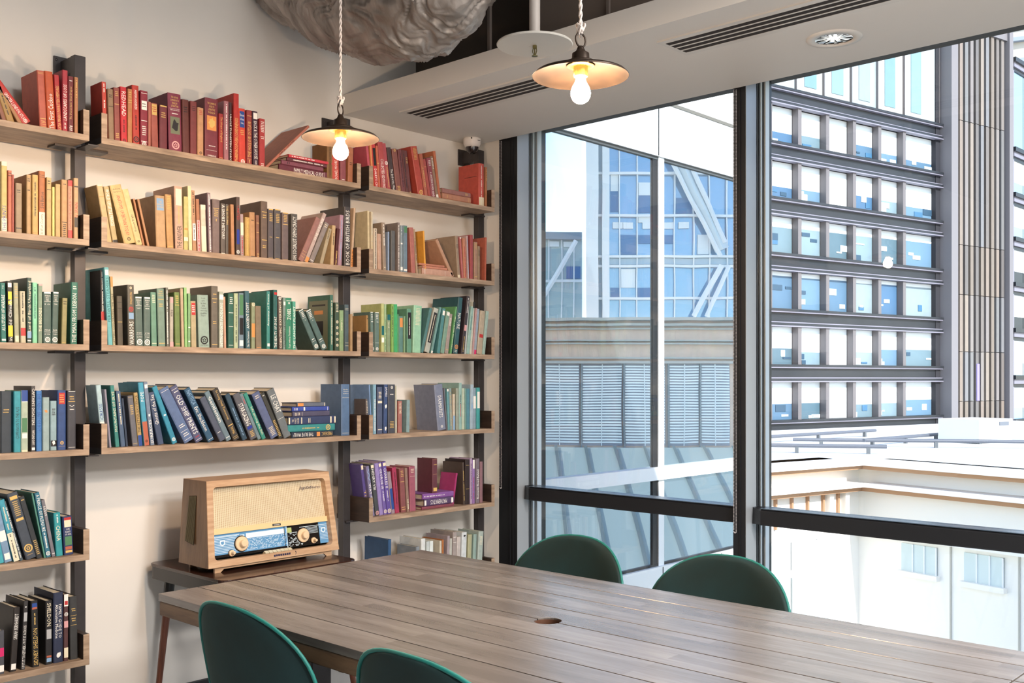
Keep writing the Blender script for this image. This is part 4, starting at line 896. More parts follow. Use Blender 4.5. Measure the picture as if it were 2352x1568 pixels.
U 1.5315 .2363 .0175 -10.1 .726 2c7890 V .03 .6 w A PRINCE OF PLEASURE;D .62 .85 w;O .94 .04 w
U 1.5517 .2083 .0131 -10.6 .726 807c84 G .1 .28 w;B .94 .95 w
U 1.5671 .1568 .0239 -3.7 .726 18a0a8 V .3 .65 c CHINA;D .05 .25 w
U 1.5956 .1398 .0335 -2.8 .726 2c3c6c P .03 .28 c;P .03 .1 r;H .3 .5 w SOME/PLANTS/OF ASIA;P .52 .75 f;P .78 .86 x;P .88 .94 g
#bottom left
U 1.3595 .1497 .0294 .0 .346 505058 B .4 .6 m;B .8 .95 w
U 1.4071 .2203 .0218 3.6 .346 2c2420 U .1 .5 w SARAH BERNHARDT;P .88 .97 w
U 1.444 .2386 .0152 2.5 .346 383434 F .08 .1 w;P .17 .3 s;U .36 .98 w I PUT IT TOGETHER - PUT IT ACROSS
U 1.4839 .2347 .0237 -1.4 .346 201e1c P .04 .1 n;P .1 .13 x;D .19 .36 g;U .42 .97 g SIDNEY SHELDON
U 1.5292 .2268 .023 .0 .346 242224 V .04 .4 c SHELDON;P .45 .6 s;P .86 .89 x;P .9 .96 l
U 1.557 .2504 .0343 .0 .346 2c3450 V .17 .65 w FAMILY GUIDE TO/Alternative Medicine;F .84 .94 w
U 1.5938 .2398 .0161 .0 .346 5c3838 B .0 .18 w;P .1 .16 r;O .3 .05 w;B .4 .5 p;B .8 .95 c
U 1.6174 .2278 .0276 -0.9 .346 3c3c3c G .18 .24 g;B .3 .305 g;G .33 .4 g;B .45 .455 g
#fifth right
U220 2.9976 .2438 .0159 -8.8 .726 5c4c94 P .02 .1 c;V .5 .95 g TITIAN
U 3.0136 .2351 .0189 -8.6 .726 8078a0 V .05 .35 l W.;V .35 .85 w WAT TYLER
U 3.0362 .2433 .0224 -7.9 .726 484c50 P .02 .08 c;V .1 .5 w HENRY VIII;O .95 .05 p
U 3.0608 .2449 .0226 -7.4 .726 9c88c8
U 3.0857 .2478 .0205 -8.4 .726 7860b0 P .02 .08 c;V .12 .5 w GEORGE III;D .55 .75 w;O .94 .04 c
U 3.1085 .2495 .0239 -7.9 .726 6850a8 P .02 .08 c;V .12 .5 w CHARLES II;D .55 .75 w;O .94 .04 c
U 3.1338 .1997 .0208 -7.9 .726 a08c98 P .4 .9 n
U 3.1569 .218 .0256 -5.5 .726 b03058 D .1 .8 k
U 3.1942 .2111 .0307 -3.8 .726 905050 G .05 .2 g;B .3 .31 g;B .88 .89 g;B .93 .94 g
U 3.2296 .2107 .0166 -4.1 .726 987868 D .7 .95 c
U 3.2496 .2156 .0374 -1.8 .726 a8586c G .05 .15 c;B .22 .225 c
S 3.3235 .214 .0145 0 .726 904858
S 3.3406 .1995 .0346 0 .741 58406c U .2 .75 w MATHEMATICS;P .0 .06 w;P .9 .97 w
S 3.3283 .2091 .0262 0 .7761 9058a8 D .05 .7 w
U 3.395 .1677 .0326 .0 .8028 6c3440 B .03 .035 g;G .14 .2 g;B .45 .455 g;P .85 .95 g
U 3.5271 .1645 .0113 10.0 .726 a03068
U 3.6057 .2141 .0133 -2.1 .726 504038 D .2 .9 g
U 3.6216 .2259 .0294 .0 .726 302020 B .12 .125 g;B .65 .655 g
U 3.6564 .2312 .0118 .0 .726 c0a8c8 D .1 .9 k
U 3.6699 .2228 .0189 .0 .726 9c78b8 P .0 .2 w;D .4 .95 r
U 3.697 .2273 .0257 .0 .726 807480 U .25 .9 w Romantic Road Behind
U 3.727 .21 .0192 .0 .726 987078
#bottom right
U 3.1085 .2608 .0193 1.0 .346 2c5078 P .0 1 w;D .05 .9 n
U 3.2871 .2063 .0218 .0 .346 808890
U 3.321 .2403 .0269 .0 .346 d8dcdc
U 3.3553 .2236 .0198 .0 .346 c0c8c8
U 3.3776 .2228 .0224 .0 .346 d8e0e0
U 3.4427 .217 .0137 .0 .346 c8c0b0 D .1 .5 k
U 3.4604 .2205 .0102 .0 .346 b07040
U 3.4885 .2351 .0164 1.9 .346 a09498
U 3.5065 .2202 .0155 1.6 .346 b8b8b0
U 3.5271 .2495 .026 1.8 .346 a89c98 B .1 .11 w;B .2 .21 w
U 3.5557 .2219 .0262 2.0 .346 c0b8b4
U 3.5898 .2407 .0345 1.9 .346 d8e0e4 F .05 .1 k
U 3.6323 .2244 .0268 2.7 .346 a8a888 D .05 .6 y
U 3.6699 .2221 .0217 2.8 .346 90a8a0
U 3.7024 .2316 .0356 4.1 .346 b0c0b8 G .1 .3 c
"""

# ------------------------------------------------------------------ books
PAL = dict(w='f0ece4', g='d8b468', k='201c1c', c='e8dcc0', r='b83030', b='283890', n='2a4a90', l='88a8c8', o='d89050', p='d8a0a0', e='70745c', s='b0b0b0', t='106060', f='50805a', y='d8c830', m='d02868', x='b06048')
PNAME = dict(w='white', g='gold', k='black', c='cream', r='red', b='blue', n='blue', l='light blue', o='orange', p='pink', e='olive', s='silver', t='teal', f='green', y='yellow', m='pink', x='brown')
def cname(h):
    import colorsys
    r, g, b = [int(h[i:i+2], 16)/255 for i in (0, 2, 4)]; H, S, V = colorsys.rgb_to_hsv(r, g, b); H *= 360
    if S < .13: return 'white' if V > .82 else 'light grey' if V > .66 else 'grey' if V > .42 else 'dark grey' if V > .27 else 'black'
    if V < .2: return 'black'
    d = 'dark ' if V < .42 else ''
    if H < 14 or H >= 340: c = 'pink' if (S < .42 and V > .62) else 'maroon' if V < .56 else 'red' if S > .55 else 'dusty red'; return c
    if H < 28: return 'dark brown' if V < .42 else 'orange' if (S > .6 and V > .7) else 'brown' if V < .6 else 'terracotta' if S > .42 else 'beige'
    if H < 48: return 'dark brown' if V < .42 else 'brown' if V < .56 else 'tan' if V < .82 else 'orange tan' if S > .55 else 'cream' if S < .3 else 'sand'
    if H < 68: return 'dark olive' if V < .42 else 'olive' if V < .7 else 'yellow' if S > .35 else 'pale yellow'
    if H < 160: return (d or ('pale ' if S < .25 else 'bright ' if S > .5 else ''))+'green'
    if H < 186: return (d or ('pale ' if S < .25 else ''))+('teal' if V > .3 else 'green')
    if H < 205: return ('pale blue' if S < .3 else 'sky blue' if V > .6 else 'petrol blue')
    if H < 250: return ('navy blue' if V < .5 else 'pale blue' if S < .3 else 'blue')
    return (d or ('lilac' if V > .7 and S < .4 else ''))and (d+'purple' if d else 'lilac') or 'purple'
ORD = ['first', 'second', 'third', 'fourth', 'fifth', 'sixth', 'seventh', 'eighth', 'ninth', 'tenth', '11th', '12th', '13th', '14th', '15th', '16th', '17th', '18th', '19th', '20th'] + ['%dth' % k if k % 10 > 3 or k % 10 == 0 else '%d%s' % (k, ('st', 'nd', 'rd')[k % 10-1]) for k in range(21, 60)]
XS = .238
def cover_mb(h, t, d, b_=None):
    b = b_ or MB(); e = min(.0022, t*.18); bu = min(.0022, t*.16)
    b.box(-d, -.001, 0, e, 0, h).box(-d, -.001, t-e, t, 0, h)
    pr = [(-.001, 0), (bu*.75, t*.1), (bu, t*.26), (bu, t*.74), (bu*.75, t*.9), (-.001, t), (-.004, t-e*.6), (-.004, e*.6)]
    b.prism([(x, y) for x, y in pr], 0, h); return b, e, bu
def frame_of(kind, y, h, t, ang, z):
    """origin and tilt of a book"""
    if kind == 'S': return (XS, y+h, z), pi/2
    a = radians(ang)
    if a > 0: return (XS, y+t*cos(a), z), -a        # leans right: pivots on its lower right edge
    return (XS, y, z), -a
def books(table):
    rows = []; cur = None
    for ln in table.strip().split('\n'):
        if ln[0] == '#': cur = ln[1:].split(); idx = 0; continue
        a = ln.split(' ', 7); kind = a[0][0]; bx = float(a[0][1:])/1000 if len(a[0]) > 1 else XS; y, hh, tt, ang, z = map(float, a[1:6]); col = a[6]; dec = a[7] if len(a) > 7 else ''
        rows.append((cur[0], cur[1], idx, kind, y, hh, tt, ang, z, col, dec, bx)); idx += 1
    small = sorted(range(len(rows)), key=lambda i: rows[i][5]*rows[i][6]*(1 if rows[i][0] != 'bottom' or rows[i][1] != 'right' else .35))[:max(0, len(rows)-300)]
    small = set(small); stuff = MB(); tints = []; spap = MB()
    count = {}
    for i, (row, bay, idx, kind, y, h, t, ang, z, col, dec, bx) in enumerate(rows):
        d = (min(.2, max(.105, .66*h)) if idx or ang > -4 or bay == 'left' else .118) if kind == 'U' else min(.2, max(.12, .68*h))
        loc, rx = frame_of(kind, y, h, t, ang, z); loc = (bx, loc[1], loc[2]); d = min(d, bx-.036)
        if kind == 'U' and idx == 0 and bay != 'left' and ang < -.9: d = bx-.137
        T = Matrix.Translation(loc) @ Matrix.Rotation(rx, 4, 'X')
        pivot_right = kind == 'U' and ang > 0
        if pivot_right: T = T @ Matrix.Translation((0, -t, 0))
        if i in small:
            b, e, bu = cover_mb(h, t, d); f0 = len(stuff.f)
            stuff.add([tuple(T @ Vector(v)) for v in b.v], b.f); tints += [lin(col)]*(len(stuff.f)-f0)
            f0 = len(stuff.f); p = MB().box(-d+.004, -.004, e+.0001, t-e-.0001, .003, h-.003)
            stuff.add([tuple(T @ Vector(v)) for v in p.v], p.f); tints += [lin('d8ccb4')]*(len(stuff.f)-f0); continue
        count[(row, bay)] = count.get((row, bay), 0)+1; k = count[(row, bay)]
        par = thing('book', None, 'book', T.to_translation(), T.to_euler(), group='books on the %s shelf of the %s bay' % (row, bay))
        b, e, bu = cover_mb(h, t, d)
        cv = b.build('cover', cloth, par); lc = lin(col); lu = .2*lc[0]+.7*lc[1]+.1*lc[2]
        cv.color = (*[.88*(v*.9+lu*.1) for v in lc], 1)
        MB().box(-d+.004, -.004, e, t-e, .003, h-.003).build('page_block', paper, par)
        rn = random.Random(i); seen = []
        lay = 0
        for tok in [x for x in dec.split(';') if x.strip()]:
            q = tok.split(' ', 4) if tok[0] in 'VUH' else tok.split(' ')
            op = q[0]; lay += 1; X = bu+.0002+lay*.00008
            if op == 'C':
                x0, x1, u0, u1 = [float(v) for v in q[1:5]]
                MB().add([(-d*x1, -.0002*lay, h*(1-u1)), (-d*x0, -.0002*lay, h*(1-u1)), (-d*x0, -.0002*lay, h*(1-u0)), (-d*x1, -.0002*lay, h*(1-u0))], [(0, 1, 2, 3)]).build('cover_panel', ink, par, color=PAL[q[5]]); continue
            if op == 'O':
                za, r, c = h*(1-float(q[1])), float(q[2])*h, q[3]; r = min(r, t*.42)
                pts = [(t/2+r*cos(a), za+r*sin(a)) for a in [2*pi*j/20 for j in range(20)]]
                m_ = MB().add([(X, p_[0], p_[1]) for p_ in pts]+[(X, t/2+(p_[0]-t/2)*.68, za+(p_[1]-za)*.68) for p_ in pts], [(j, (j+1) % 20, 20+(j+1) % 20, 20+j) for j in range(20)])
                for j in range(5):
                    an = 2*pi*j/5+.3; x_, z_ = t/2+r*.33*cos(an), za+r*.33*sin(an); q_ = r*.2
                    m_.add([(X, x_-q_, z_), (X, x_, z_-q_), (X, x_+q_, z_), (X, x_, z_+q_)], [(0, 1, 2, 3)])
                m_.build('emblem', ink, par, color=PAL[c]); seen.append((2, c, 'emblem')); continue
            a0, a1, c = float(q[1]), float(q[2]), q[3]; z1, z0 = h*(1-a0), h*(1-a1)
            if op == 'B':
                ee = t*.05 if (z1-z0) > .012 else t*.1
                MB().add([(bu*.8+.0002, ee, z0), (X, t*.2, z0), (X, t*.8, z0), (bu*.8+.0002, t-ee, z0), (bu*.8+.0002, ee, z1), (X, t*.2, z1), (X, t*.8, z1), (bu*.8+.0002, t-ee, z1)],
                         [(0, 1, 5, 4), (1, 2, 6, 5), (2, 3, 7, 6)]).build('spine_band', ink, par, color=PAL[c]); seen.append((1 if z1-z0 > .012 else 0, c, 'band'))
            elif op == 'P':
                MB().add([(X, t*.14, z0), (X, t*.86, z0), (X, t*.86, z1), (X, t*.14, z1)], [(0, 1, 2, 3)]).build('spine_label', ink, par, color=PAL[c]); seen.append((3, c, 'label'))
            elif op == 'F':
                cy, cz = t/2, (z0+z1)/2; R1, R2 = t*.3, (z1-z0)/2; pts = []
                for j in range(14): an = 2*pi*j/14; rr_ = rn.uniform(.55, 1); pts.append((X, cy+R1*rr_*cos(an), cz+R2*rr_*sin(an)))
                MB().add(pts+[(X, cy, cz)], [(j, (j+1) % 14, 14) for j in range(14)]).build('spine_picture', ink, par, color=PAL[c]); seen.append((2, c, 'picture'))
            elif op == 'G':
                m_ = MB(); n_ = max(1, int((z1-z0)/.0065)); st = (z1-z0)/n_
                for j in range(n_):
                    zz = z1-(j+.75)*st; hh = min(.0034, st*.6); x_ = t*.2+rn.uniform(0, t*.08); xe = t*.8-rn.uniform(0, t*.1)
                    while x_ < xe: wd = rn.uniform(.0012, .0032); m_.add([(X, x_, zz), (X, min(xe, x_+wd), zz), (X, min(xe, x_+wd), zz+hh), (X, x_, zz+hh)], [(0, 1, 2, 3)]); x_ += wd+.0008
                m_.build('title_lettering', ink, par, color=PAL[c]); seen.append((4, c, 'lettering'))
            elif op == 'D':
                m_ = MB(); zz = z1; wd = min(.0052, t*.36)
                while zz > z0+.002:
                    L = rn.uniform(.0014, .0034)
                    if rn.random() > .14: s_ = rn.uniform(0, .25)*wd; m_.add([(X, t/2-wd/2, zz-L), (X, t/2+wd/2-s_, zz-L), (X, t/2+wd/2-s_, zz), (X, t/2-wd/2, zz)], [(0, 1, 2, 3)])
                    zz -= L+.0011
                m_.build('title_lettering', ink, par, color=PAL[c]); seen.append((4, c, 'lettering'))
            else:
                s = q[4]; seen.append((5, c, 'lettering'))
                if op == 'H':
                    ls = s.split('/'); st = (z1-z0)/len(ls)
                    for j, l in enumerate(ls):
                        wd = t*.66*min(1, max(.35, len(l)/max(len(x) for x in ls)))
                        text(l, par, 'title_lettering', ink, (X, t/2-wd/2, z1-(j+.86)*st), (0, 1, 0), (0, 0, 1), wd, st*.66, PAL[c])
                else:
                    ls = s.split('/'); wd = t*.62/len(ls); wd = min(wd, (z1-z0)/max(1, len(s))*2.2/len(ls) if len(ls) == 1 else wd)
                    for j, l in enumerate(ls):
                        cy = t/2+(len(ls)-1-2*j)*t*.17*(1 if op == 'V' else -1)
                        if op == 'V': text(l, par, 'title_lettering', ink, (X, cy-wd/2, z1), (0, 0, -1), (0, 1, 0), z1-z0, wd, PAL[c])
                        else: text(l, par, 'title_lettering', ink, (X, cy+wd/2, z0), (0, 0, 1), (0, -1, 0), z1-z0, wd, PAL[c])
        seen.sort(reverse=True, key=lambda x: x[0]); det = ''
        if seen: det = ' with %s %s' % (PNAME[seen[0][1]], seen[0][2])
        sz = 'thick ' if t > .03 else 'thin ' if t < .0125 else ''
        st = 'lying flat' if kind == 'S' else ('leaning' if abs(ang) > 5 else '')
        par['label'] = '%s%s book%s%s, %s from left, %s shelf, %s bay' % (sz, cname(col), det, (' '+st if st else ''), ORD[k-1], row, bay)
    me = bpy.data.meshes.new('books'); me.from_pydata(stuff.v, [], stuff.f); at = me.attributes.new('tint', 'FLOAT_COLOR', 'CORNER')
    for p in me.polygons:
        for li in p.loop_indices: at.data[li].color = (*tints[p.index], 1)
    me.materials.append(mat_objcolor('book_cloth_by_face', .55, .12, attr=True))
    o = bpy.data.objects.new('small_books', me); COL.objects.link(o)
    tag(o, 'the smallest and slimmest books tucked among the others on the shelves', 'books', kind='stuff')
books(BOOK_TABLE)

# ------------------------------------------------------------------ outside
extwhite = mat('outside_white_metal', 'e6e8ea', .5)
ext_stone = mat('pale_stone', 'd8cfc4', .8, noise_amt=.06, nscale=.6)
ext_tan = mat('tan_shaded_brick', 'b08868', .85)  # brick-beige bands, the shade under the cornices put into the tan
roof_w = mat('white_roof', 'dcdcdc', .8)
dark_metal = mat('dark_facade_metal', '2e3138', .45, .3, noise_amt=.2, nscale=.5)
line_metal = mat('lavender_flange', '8a8694', .5, .2)
fin_m = mat('fin_metal', '706a6c', .5, .2)
blind_m = mat('window_blind_white', 'e2e8ec', .7)
def refl_glass(name, tint, r=.03, refl=.6, base='30506c', wob=0.0, wscale=.7):
    m = bpy.data.materials.new(name); m.use_nodes = True; n = m.node_tree; n.nodes.clear()
    g = n.nodes.new('ShaderNodeBsdfGlossy'); g.inputs[0].default_value = (*lin(tint), 1); g.inputs['Roughness'].default_value = r
    d = n.nodes.new('ShaderNodeBsdfDiffuse'); d.inputs[0].default_value = (*lin(base), 1)
    x = n.nodes.new('ShaderNodeMixShader'); x.inputs[0].default_value = refl; o = n.nodes.new('ShaderNodeOutputMaterial')
    n.links.new(d.outputs[0], x.inputs[1]); n.links.new(g.outputs[0], x.inputs[2]); n.links.new(x.outputs[0], o.inputs[0])
    if wob:
        tc = n.nodes.new('ShaderNodeTexCoord'); nz = n.nodes.new('ShaderNodeTexNoise'); nz.inputs['Scale'].default_value = wscale; nz.inputs['Detail'].default_value = 1
        bp = n.nodes.new('ShaderNodeBump'); bp.inputs['Strength'].default_value = wob; bp.inputs['Distance'].default_value = .05
        n.links.new(tc.outputs['Object'], nz.inputs[0]); n.links.new(nz.outputs[0], bp.inputs['Height']); n.links.new(bp.outputs[0], g.inputs['Normal'])
    MATS[name] = m; return m
wing_glass = refl_glass('wing_mirror_glass', 'e8f0f4', .004, .88, '9ab0c0', wob=.012, wscale=1.3)
blue_glass = refl_glass('blue_office_glass', 'b4c8dc', .05, .3, '5088b8')
tower_glass = refl_glass('tower_glass', 'c8d8e4', .05, .45, '8fb0c8')

# street far below
tag(MB().box(-150, 150, 4.5, 260, -16.2, -16).build('street_ground', mat('pale_ground', 'b8b8b4', .9)), kind='structure')

# our own building's glazed wing, square to the window wall
X0 = -.05
t = thing('glazed_wing', 'white framed glazed wing of the building just outside the left window bay', 'building', (X0, 5.6, 0))
def L(x): return x
def wbox(y0, y1, z0, z1, nm, m, x0=-.02, x1=0.0): return MB().box(x0, x1, y0-5.6, y1-5.6, z0, z1).build(nm, m, t)
YE = 6.86
wbox(4.2, 5.715, 2.865, 3.5, 'fascia_panel', extwhite, -.1, .02); wbox(5.72, YE, 2.865, 3.5, 'fascia_panel', extwhite, -.1, .02)
wbox(4.2, YE, 3.5, 5.5, 'soffit_panel', extwhite, -.1, .05); wbox(4.2, YE, 3.23, 3.252, 'fascia_trim', mat('trim_grey', '6e6a62', .6), .02, .026)
wbox(4.2, YE, .680, .766, 'sill_rail', extwhite, -.1, .03); wbox(4.2, YE, -.35, .095, 'lower_panel', extwhite, -.1, .03)
wbox(5.712, 5.722, 2.87, 3.23, 'panel_joint', gasket, .02, .0215)
for y in (5.0, 5.75, 6.5): wbox(y, y+.01, -.35, .09, 'panel_joint', gasket, .03, .031)
wbox(4.2, YE, -16, -.36, 'wing_wall', extwhite, -.12, .02)
wbox(4.2, YE, .09, .11, 'dark_frame_rail', gasket, -.012, .004); wbox(4.2, YE, 2.845, 2.865, 'dark_frame_rail', mat('frame_grey', '4c5052', .5), -.012, .004)
wbox(5.735, 5.8, .05, 2.87, 'white_mullion', extwhite, -.1, .008); wbox(5.675, 5.735, .11, 2.845, 'dark_frame_post', gasket, -.012, .0)
wbox(YE-.03, YE, -.3, 5.5, 'corner_post', extwhite, -.6, .03); wbox(4.2, 4.46, -.3, 5.5, 'white_mullion', extwhite, -.1, .05)
for a, b2 in ((4.2, 5.675), (5.815, YE)):
    for z0, z1 in ((.11, .68), (.766, 2.845)): wbox(a, b2, z0, z1, 'window_pane', wing_glass, -.02, -.01)
wbox(4.2, YE, -16, 5.5, 'wing_core', mat('wing_inside', '30343a', .8), -1.0, -.13)

# what the wing's glass mirrors: office block, brick block and pitched roofs across the courtyard to the right
GX = X0-.01; D0 = 45.0; FR = 2338.0
def virt(px, py, dep=D0):
    u, v = (px-1176)/FR, (870.5-py)/FR
    p = Vector((CAMX, 0, CAMZ))+Vector((-sin(YAW)+u*cos(YAW), cos(YAW)+u*sin(YAW), v))*dep
    return Vector((2*GX-p.x, p.y, p.z))
class Facade:
    """a flat facade standing across the courtyard; rectangles given in metres along and up it"""
    def __init__(s, name, label, dep, cat='building'):
        s.o = virt(1176, 870.5, dep); s.d = dep
        a = (virt(1277, 870.5, dep)-s.o).normalized(); s.a = a; s.n = Vector((0, 0, 1)).cross(a)
        s.rot = math.atan2(a.y, a.x); s.t = thing(name, label, cat, s.o, (0, 0, s.rot))
    def m(s, px): return (px-1176)/FR*s.d
    def z(s, py): return (870.5-py)/FR*s.d
    def box(s, x0, x1, y0, y1, d0, d1, nm, m):    # pixel-sized rectangle -> metres on the facade, d in metres towards the viewer
        sg = 1 if s.n.dot(Vector((CAMX, 0, CAMZ))-s.o) > 0 else -1
        X = sorted((s.m(x0), s.m(x1))); Z = sorted((s.z(y0), s.z(y1))); Y = sorted((d0*sg, d1*sg))
        return MB().box(X[0], X[1], Y[0], Y[1], Z[0], Z[1]).build(nm, m, s.t)
    def bar(s, x0, y0, x1, y1, w_, nm, m, d=.5):
        sg = 1 if s.n.dot(Vector((CAMX, 0, CAMZ))-s.o) > 0 else -1
        a, b2 = Vector((s.m(x0), d*sg, s.z(y0))), Vector((s.m(x1), d*sg, s.z(y1)))
        return MB().tube([a, b2], w_/FR*s.d/2*1.2, 4).build(nm, m, s.t)
f = Facade('braced_office_block', 'pale blue glass office block with white diagonal braces mirrored in the wing windows', D0)
f.box(1395, 1760, 250, 735, -2, 0, 'glass_wall', blue_glass)
f.box(1345, 1372, 250, 740, 0, .6, 'column', extwhite); f.box(1381, 1396, 250, 740, 0, .4, 'column', extwhite); f.box(1345, 1396, 250, 740, -2, 0, 'side_wall', mat('pale_blue_panel', 'b4c8d8', .6))
for y in (300, 399, 497, 590, 612, 685): f.box(1345, 1760, y-2.5, y+3, 0, .25, 'floor_edge', extwhite)
f.box(1395, 1700, 594, 608, 0, .1, 'spandrel', mat('pale_spandrel', 'a8bccc', .5))
for x in (1421, 1463, 1548, 1592, 1628, 1668, 1720): f.box(x-1.3, x+1.3, 250, 735, 0, .18, 'mullion', extwhite)
for i, x in enumerate((1405, 1430, 1475, 1525, 1558)):
    f.box(x, x+24, 512, 526, .02, .1, 'lit_ceiling_strip', blind_m)
for x0, x1, y0, y1 in ((1424, 1460, 618, 660), (1466, 1500, 500, 512), (1400, 1418, 400, 440), (1600, 1626, 540, 585), (1466, 1500, 420, 450)): f.box(x0, x1, y0, y1, .02, .08, 'window_blind', blind_m)
for x0, x1, y0, y1 in ((1400, 1419, 440, 488), (1466, 1505, 430, 490), (1424, 1460, 540, 585), (1466, 1505, 660, 682), (1400, 1420, 660, 682), (1552, 1588, 455, 492), (1466, 1546, 540, 560)): f.box(x0, x1, y0, y1, .01, .05, 'dark_window', mat('deep_blue_window', '2a66a0', .3))
f.bar(1515, 330, 1650, 592, 9, 'brace', extwhite); f.bar(1560, 330, 1660, 560, 9, 'brace', extwhite); f.bar(1537, 330, 1655, 576, 28, 'brace_web', mat('brace_web', 'ccd6dc', .5), .3)
f.bar(1652, 612, 1588, 728, 10, 'brace', extwhite); f.bar(1668, 612, 1618, 728, 8, 'brace', extwhite)
g = Facade('low_glass_block', 'lower glass block with a flat roof mirrored at the left of the wing windows', D0+6)
g.box(1190, 1338, 545, 735, -2, 0, 'glass_wall', mat('grey_green_panes', 'a8bcc0', .4)); g.box(1190, 1342, 536, 552, 0, .4, 'roof_edge', mat('roof_edge_grey', '8c98a4', .6))
for x in (1235, 1260, 1290, 1318): g.box(x-1.5, x+1.5, 552, 735, 0, .1, 'mullion', extwhite)
for x in (1262, 1294): g.box(x, x+22, 556, 568, .02, .1, 'lit_ceiling_strip', blind_m)
g.box(1190, 1338, 642, 648, 0, .15, 'floor_edge', extwhite); g.bar(1322, 556, 1243, 690, 9, 'brace', extwhite)
g.box(1300, 1334, 612, 640, .01, .05, 'dark_window', MATS['deep_blue_window'])
h = Facade('brick_block', 'pale brick block with cornices and louvred windows mirrored in the wing windows', D0-8)
brick = mat('pale_pink_brick', 'eccab4', .85, noise_amt=.1, nscale=2)
h.box(1180, 1760, 735, 1050, -2, 0, 'wall', brick)
for y0, y1, d in ((730, 737, .5), (743, 749, .35), (754, 757, .2), (781, 784, .35), (788, 791, .3), (820, 824, .25), (829, 835, .3)): h.box(1180, 1760, y0, y1, 0, d, 'cornice', mat('cornice_grey', 'bcb4ac', .7))
k_ = 0
for x0, x1 in ((1240, 1332), (1336, 1428), (1432, 1528), (1535, 1604), (1607, 1674)):
    h.box(x0, x1, 836, 1022, 0, .05, 'louvre_backing', mat('louvre_shadow', 'a8a8b8', .7))
    b = MB(); sg = 1 if h.n.dot(Vector((CAMX, 0, CAMZ))-h.o) > 0 else -1
    y = 840
    while y < 1018:
        Y = sorted((.05*sg, .16*sg)); b.box(h.m(x0+2), h.m(x1-2), Y[0], Y[1], h.z(y+3.4), h.z(y)); y += 6.4
    b.build('louvre_blades', mat('louvre_white', 'f4f6f6', .5), h.t)['kind'] = 'stuff'
    h.box(x0-2, x0+1, 834, 1026, .05, .2, 'louvre_frame', mat('louvre_frame', '7c8084', .5))
    h.box((x0+x1)/2-1, (x0+x1)/2+1, 836, 1022, .16, .2, 'louvre_post', extwhite)
h.box(1180, 1760, 1026, 1034, 0, .4, 'cornice', MATS['cornice_grey']); h.box(1180, 1760, 1034, 1080, 0, .2, 'parapet', roof_w)
q = thing('pitched_roof', 'grey-green pitched roof with seams mirrored in the lower wing windows', 'roof', virt(1460, 1200, 27))
q.rotation_euler = (0, 0, h.rot)
sg = 1 if h.n.dot(Vector((CAMX, 0, CAMZ))-h.o) > 0 else -1
b = MB(); b.add([(-8, -6*sg, 1.6), (8, -6*sg, 1.6), (8, 9*sg, -3), (-8, 9*sg, -3), (-8, -6*sg, -9), (8, -6*sg, -9), (8, 9*sg, -9), (-8, 9*sg, -9)], [(0, 1, 2, 3), (7, 6, 5, 4), (0, 4, 5, 1), (1, 5, 6, 2), (2, 6, 7, 3), (3, 7, 4, 0)])
b.build('roof_slope', mat('roof_grey_green', '8c9894', .7), q, fix=True)
for i in range(17):
    x = -7.6+i*.95; MB().add([(x, -6*sg, 1.66), (x+.1, -6*sg, 1.66), (x+.1, 9*sg, -2.94), (x, 9*sg, -2.94)], [(0, 1, 2, 3)]).build('roof_seam', mat('roof_seam', '525e5e', .6), q)

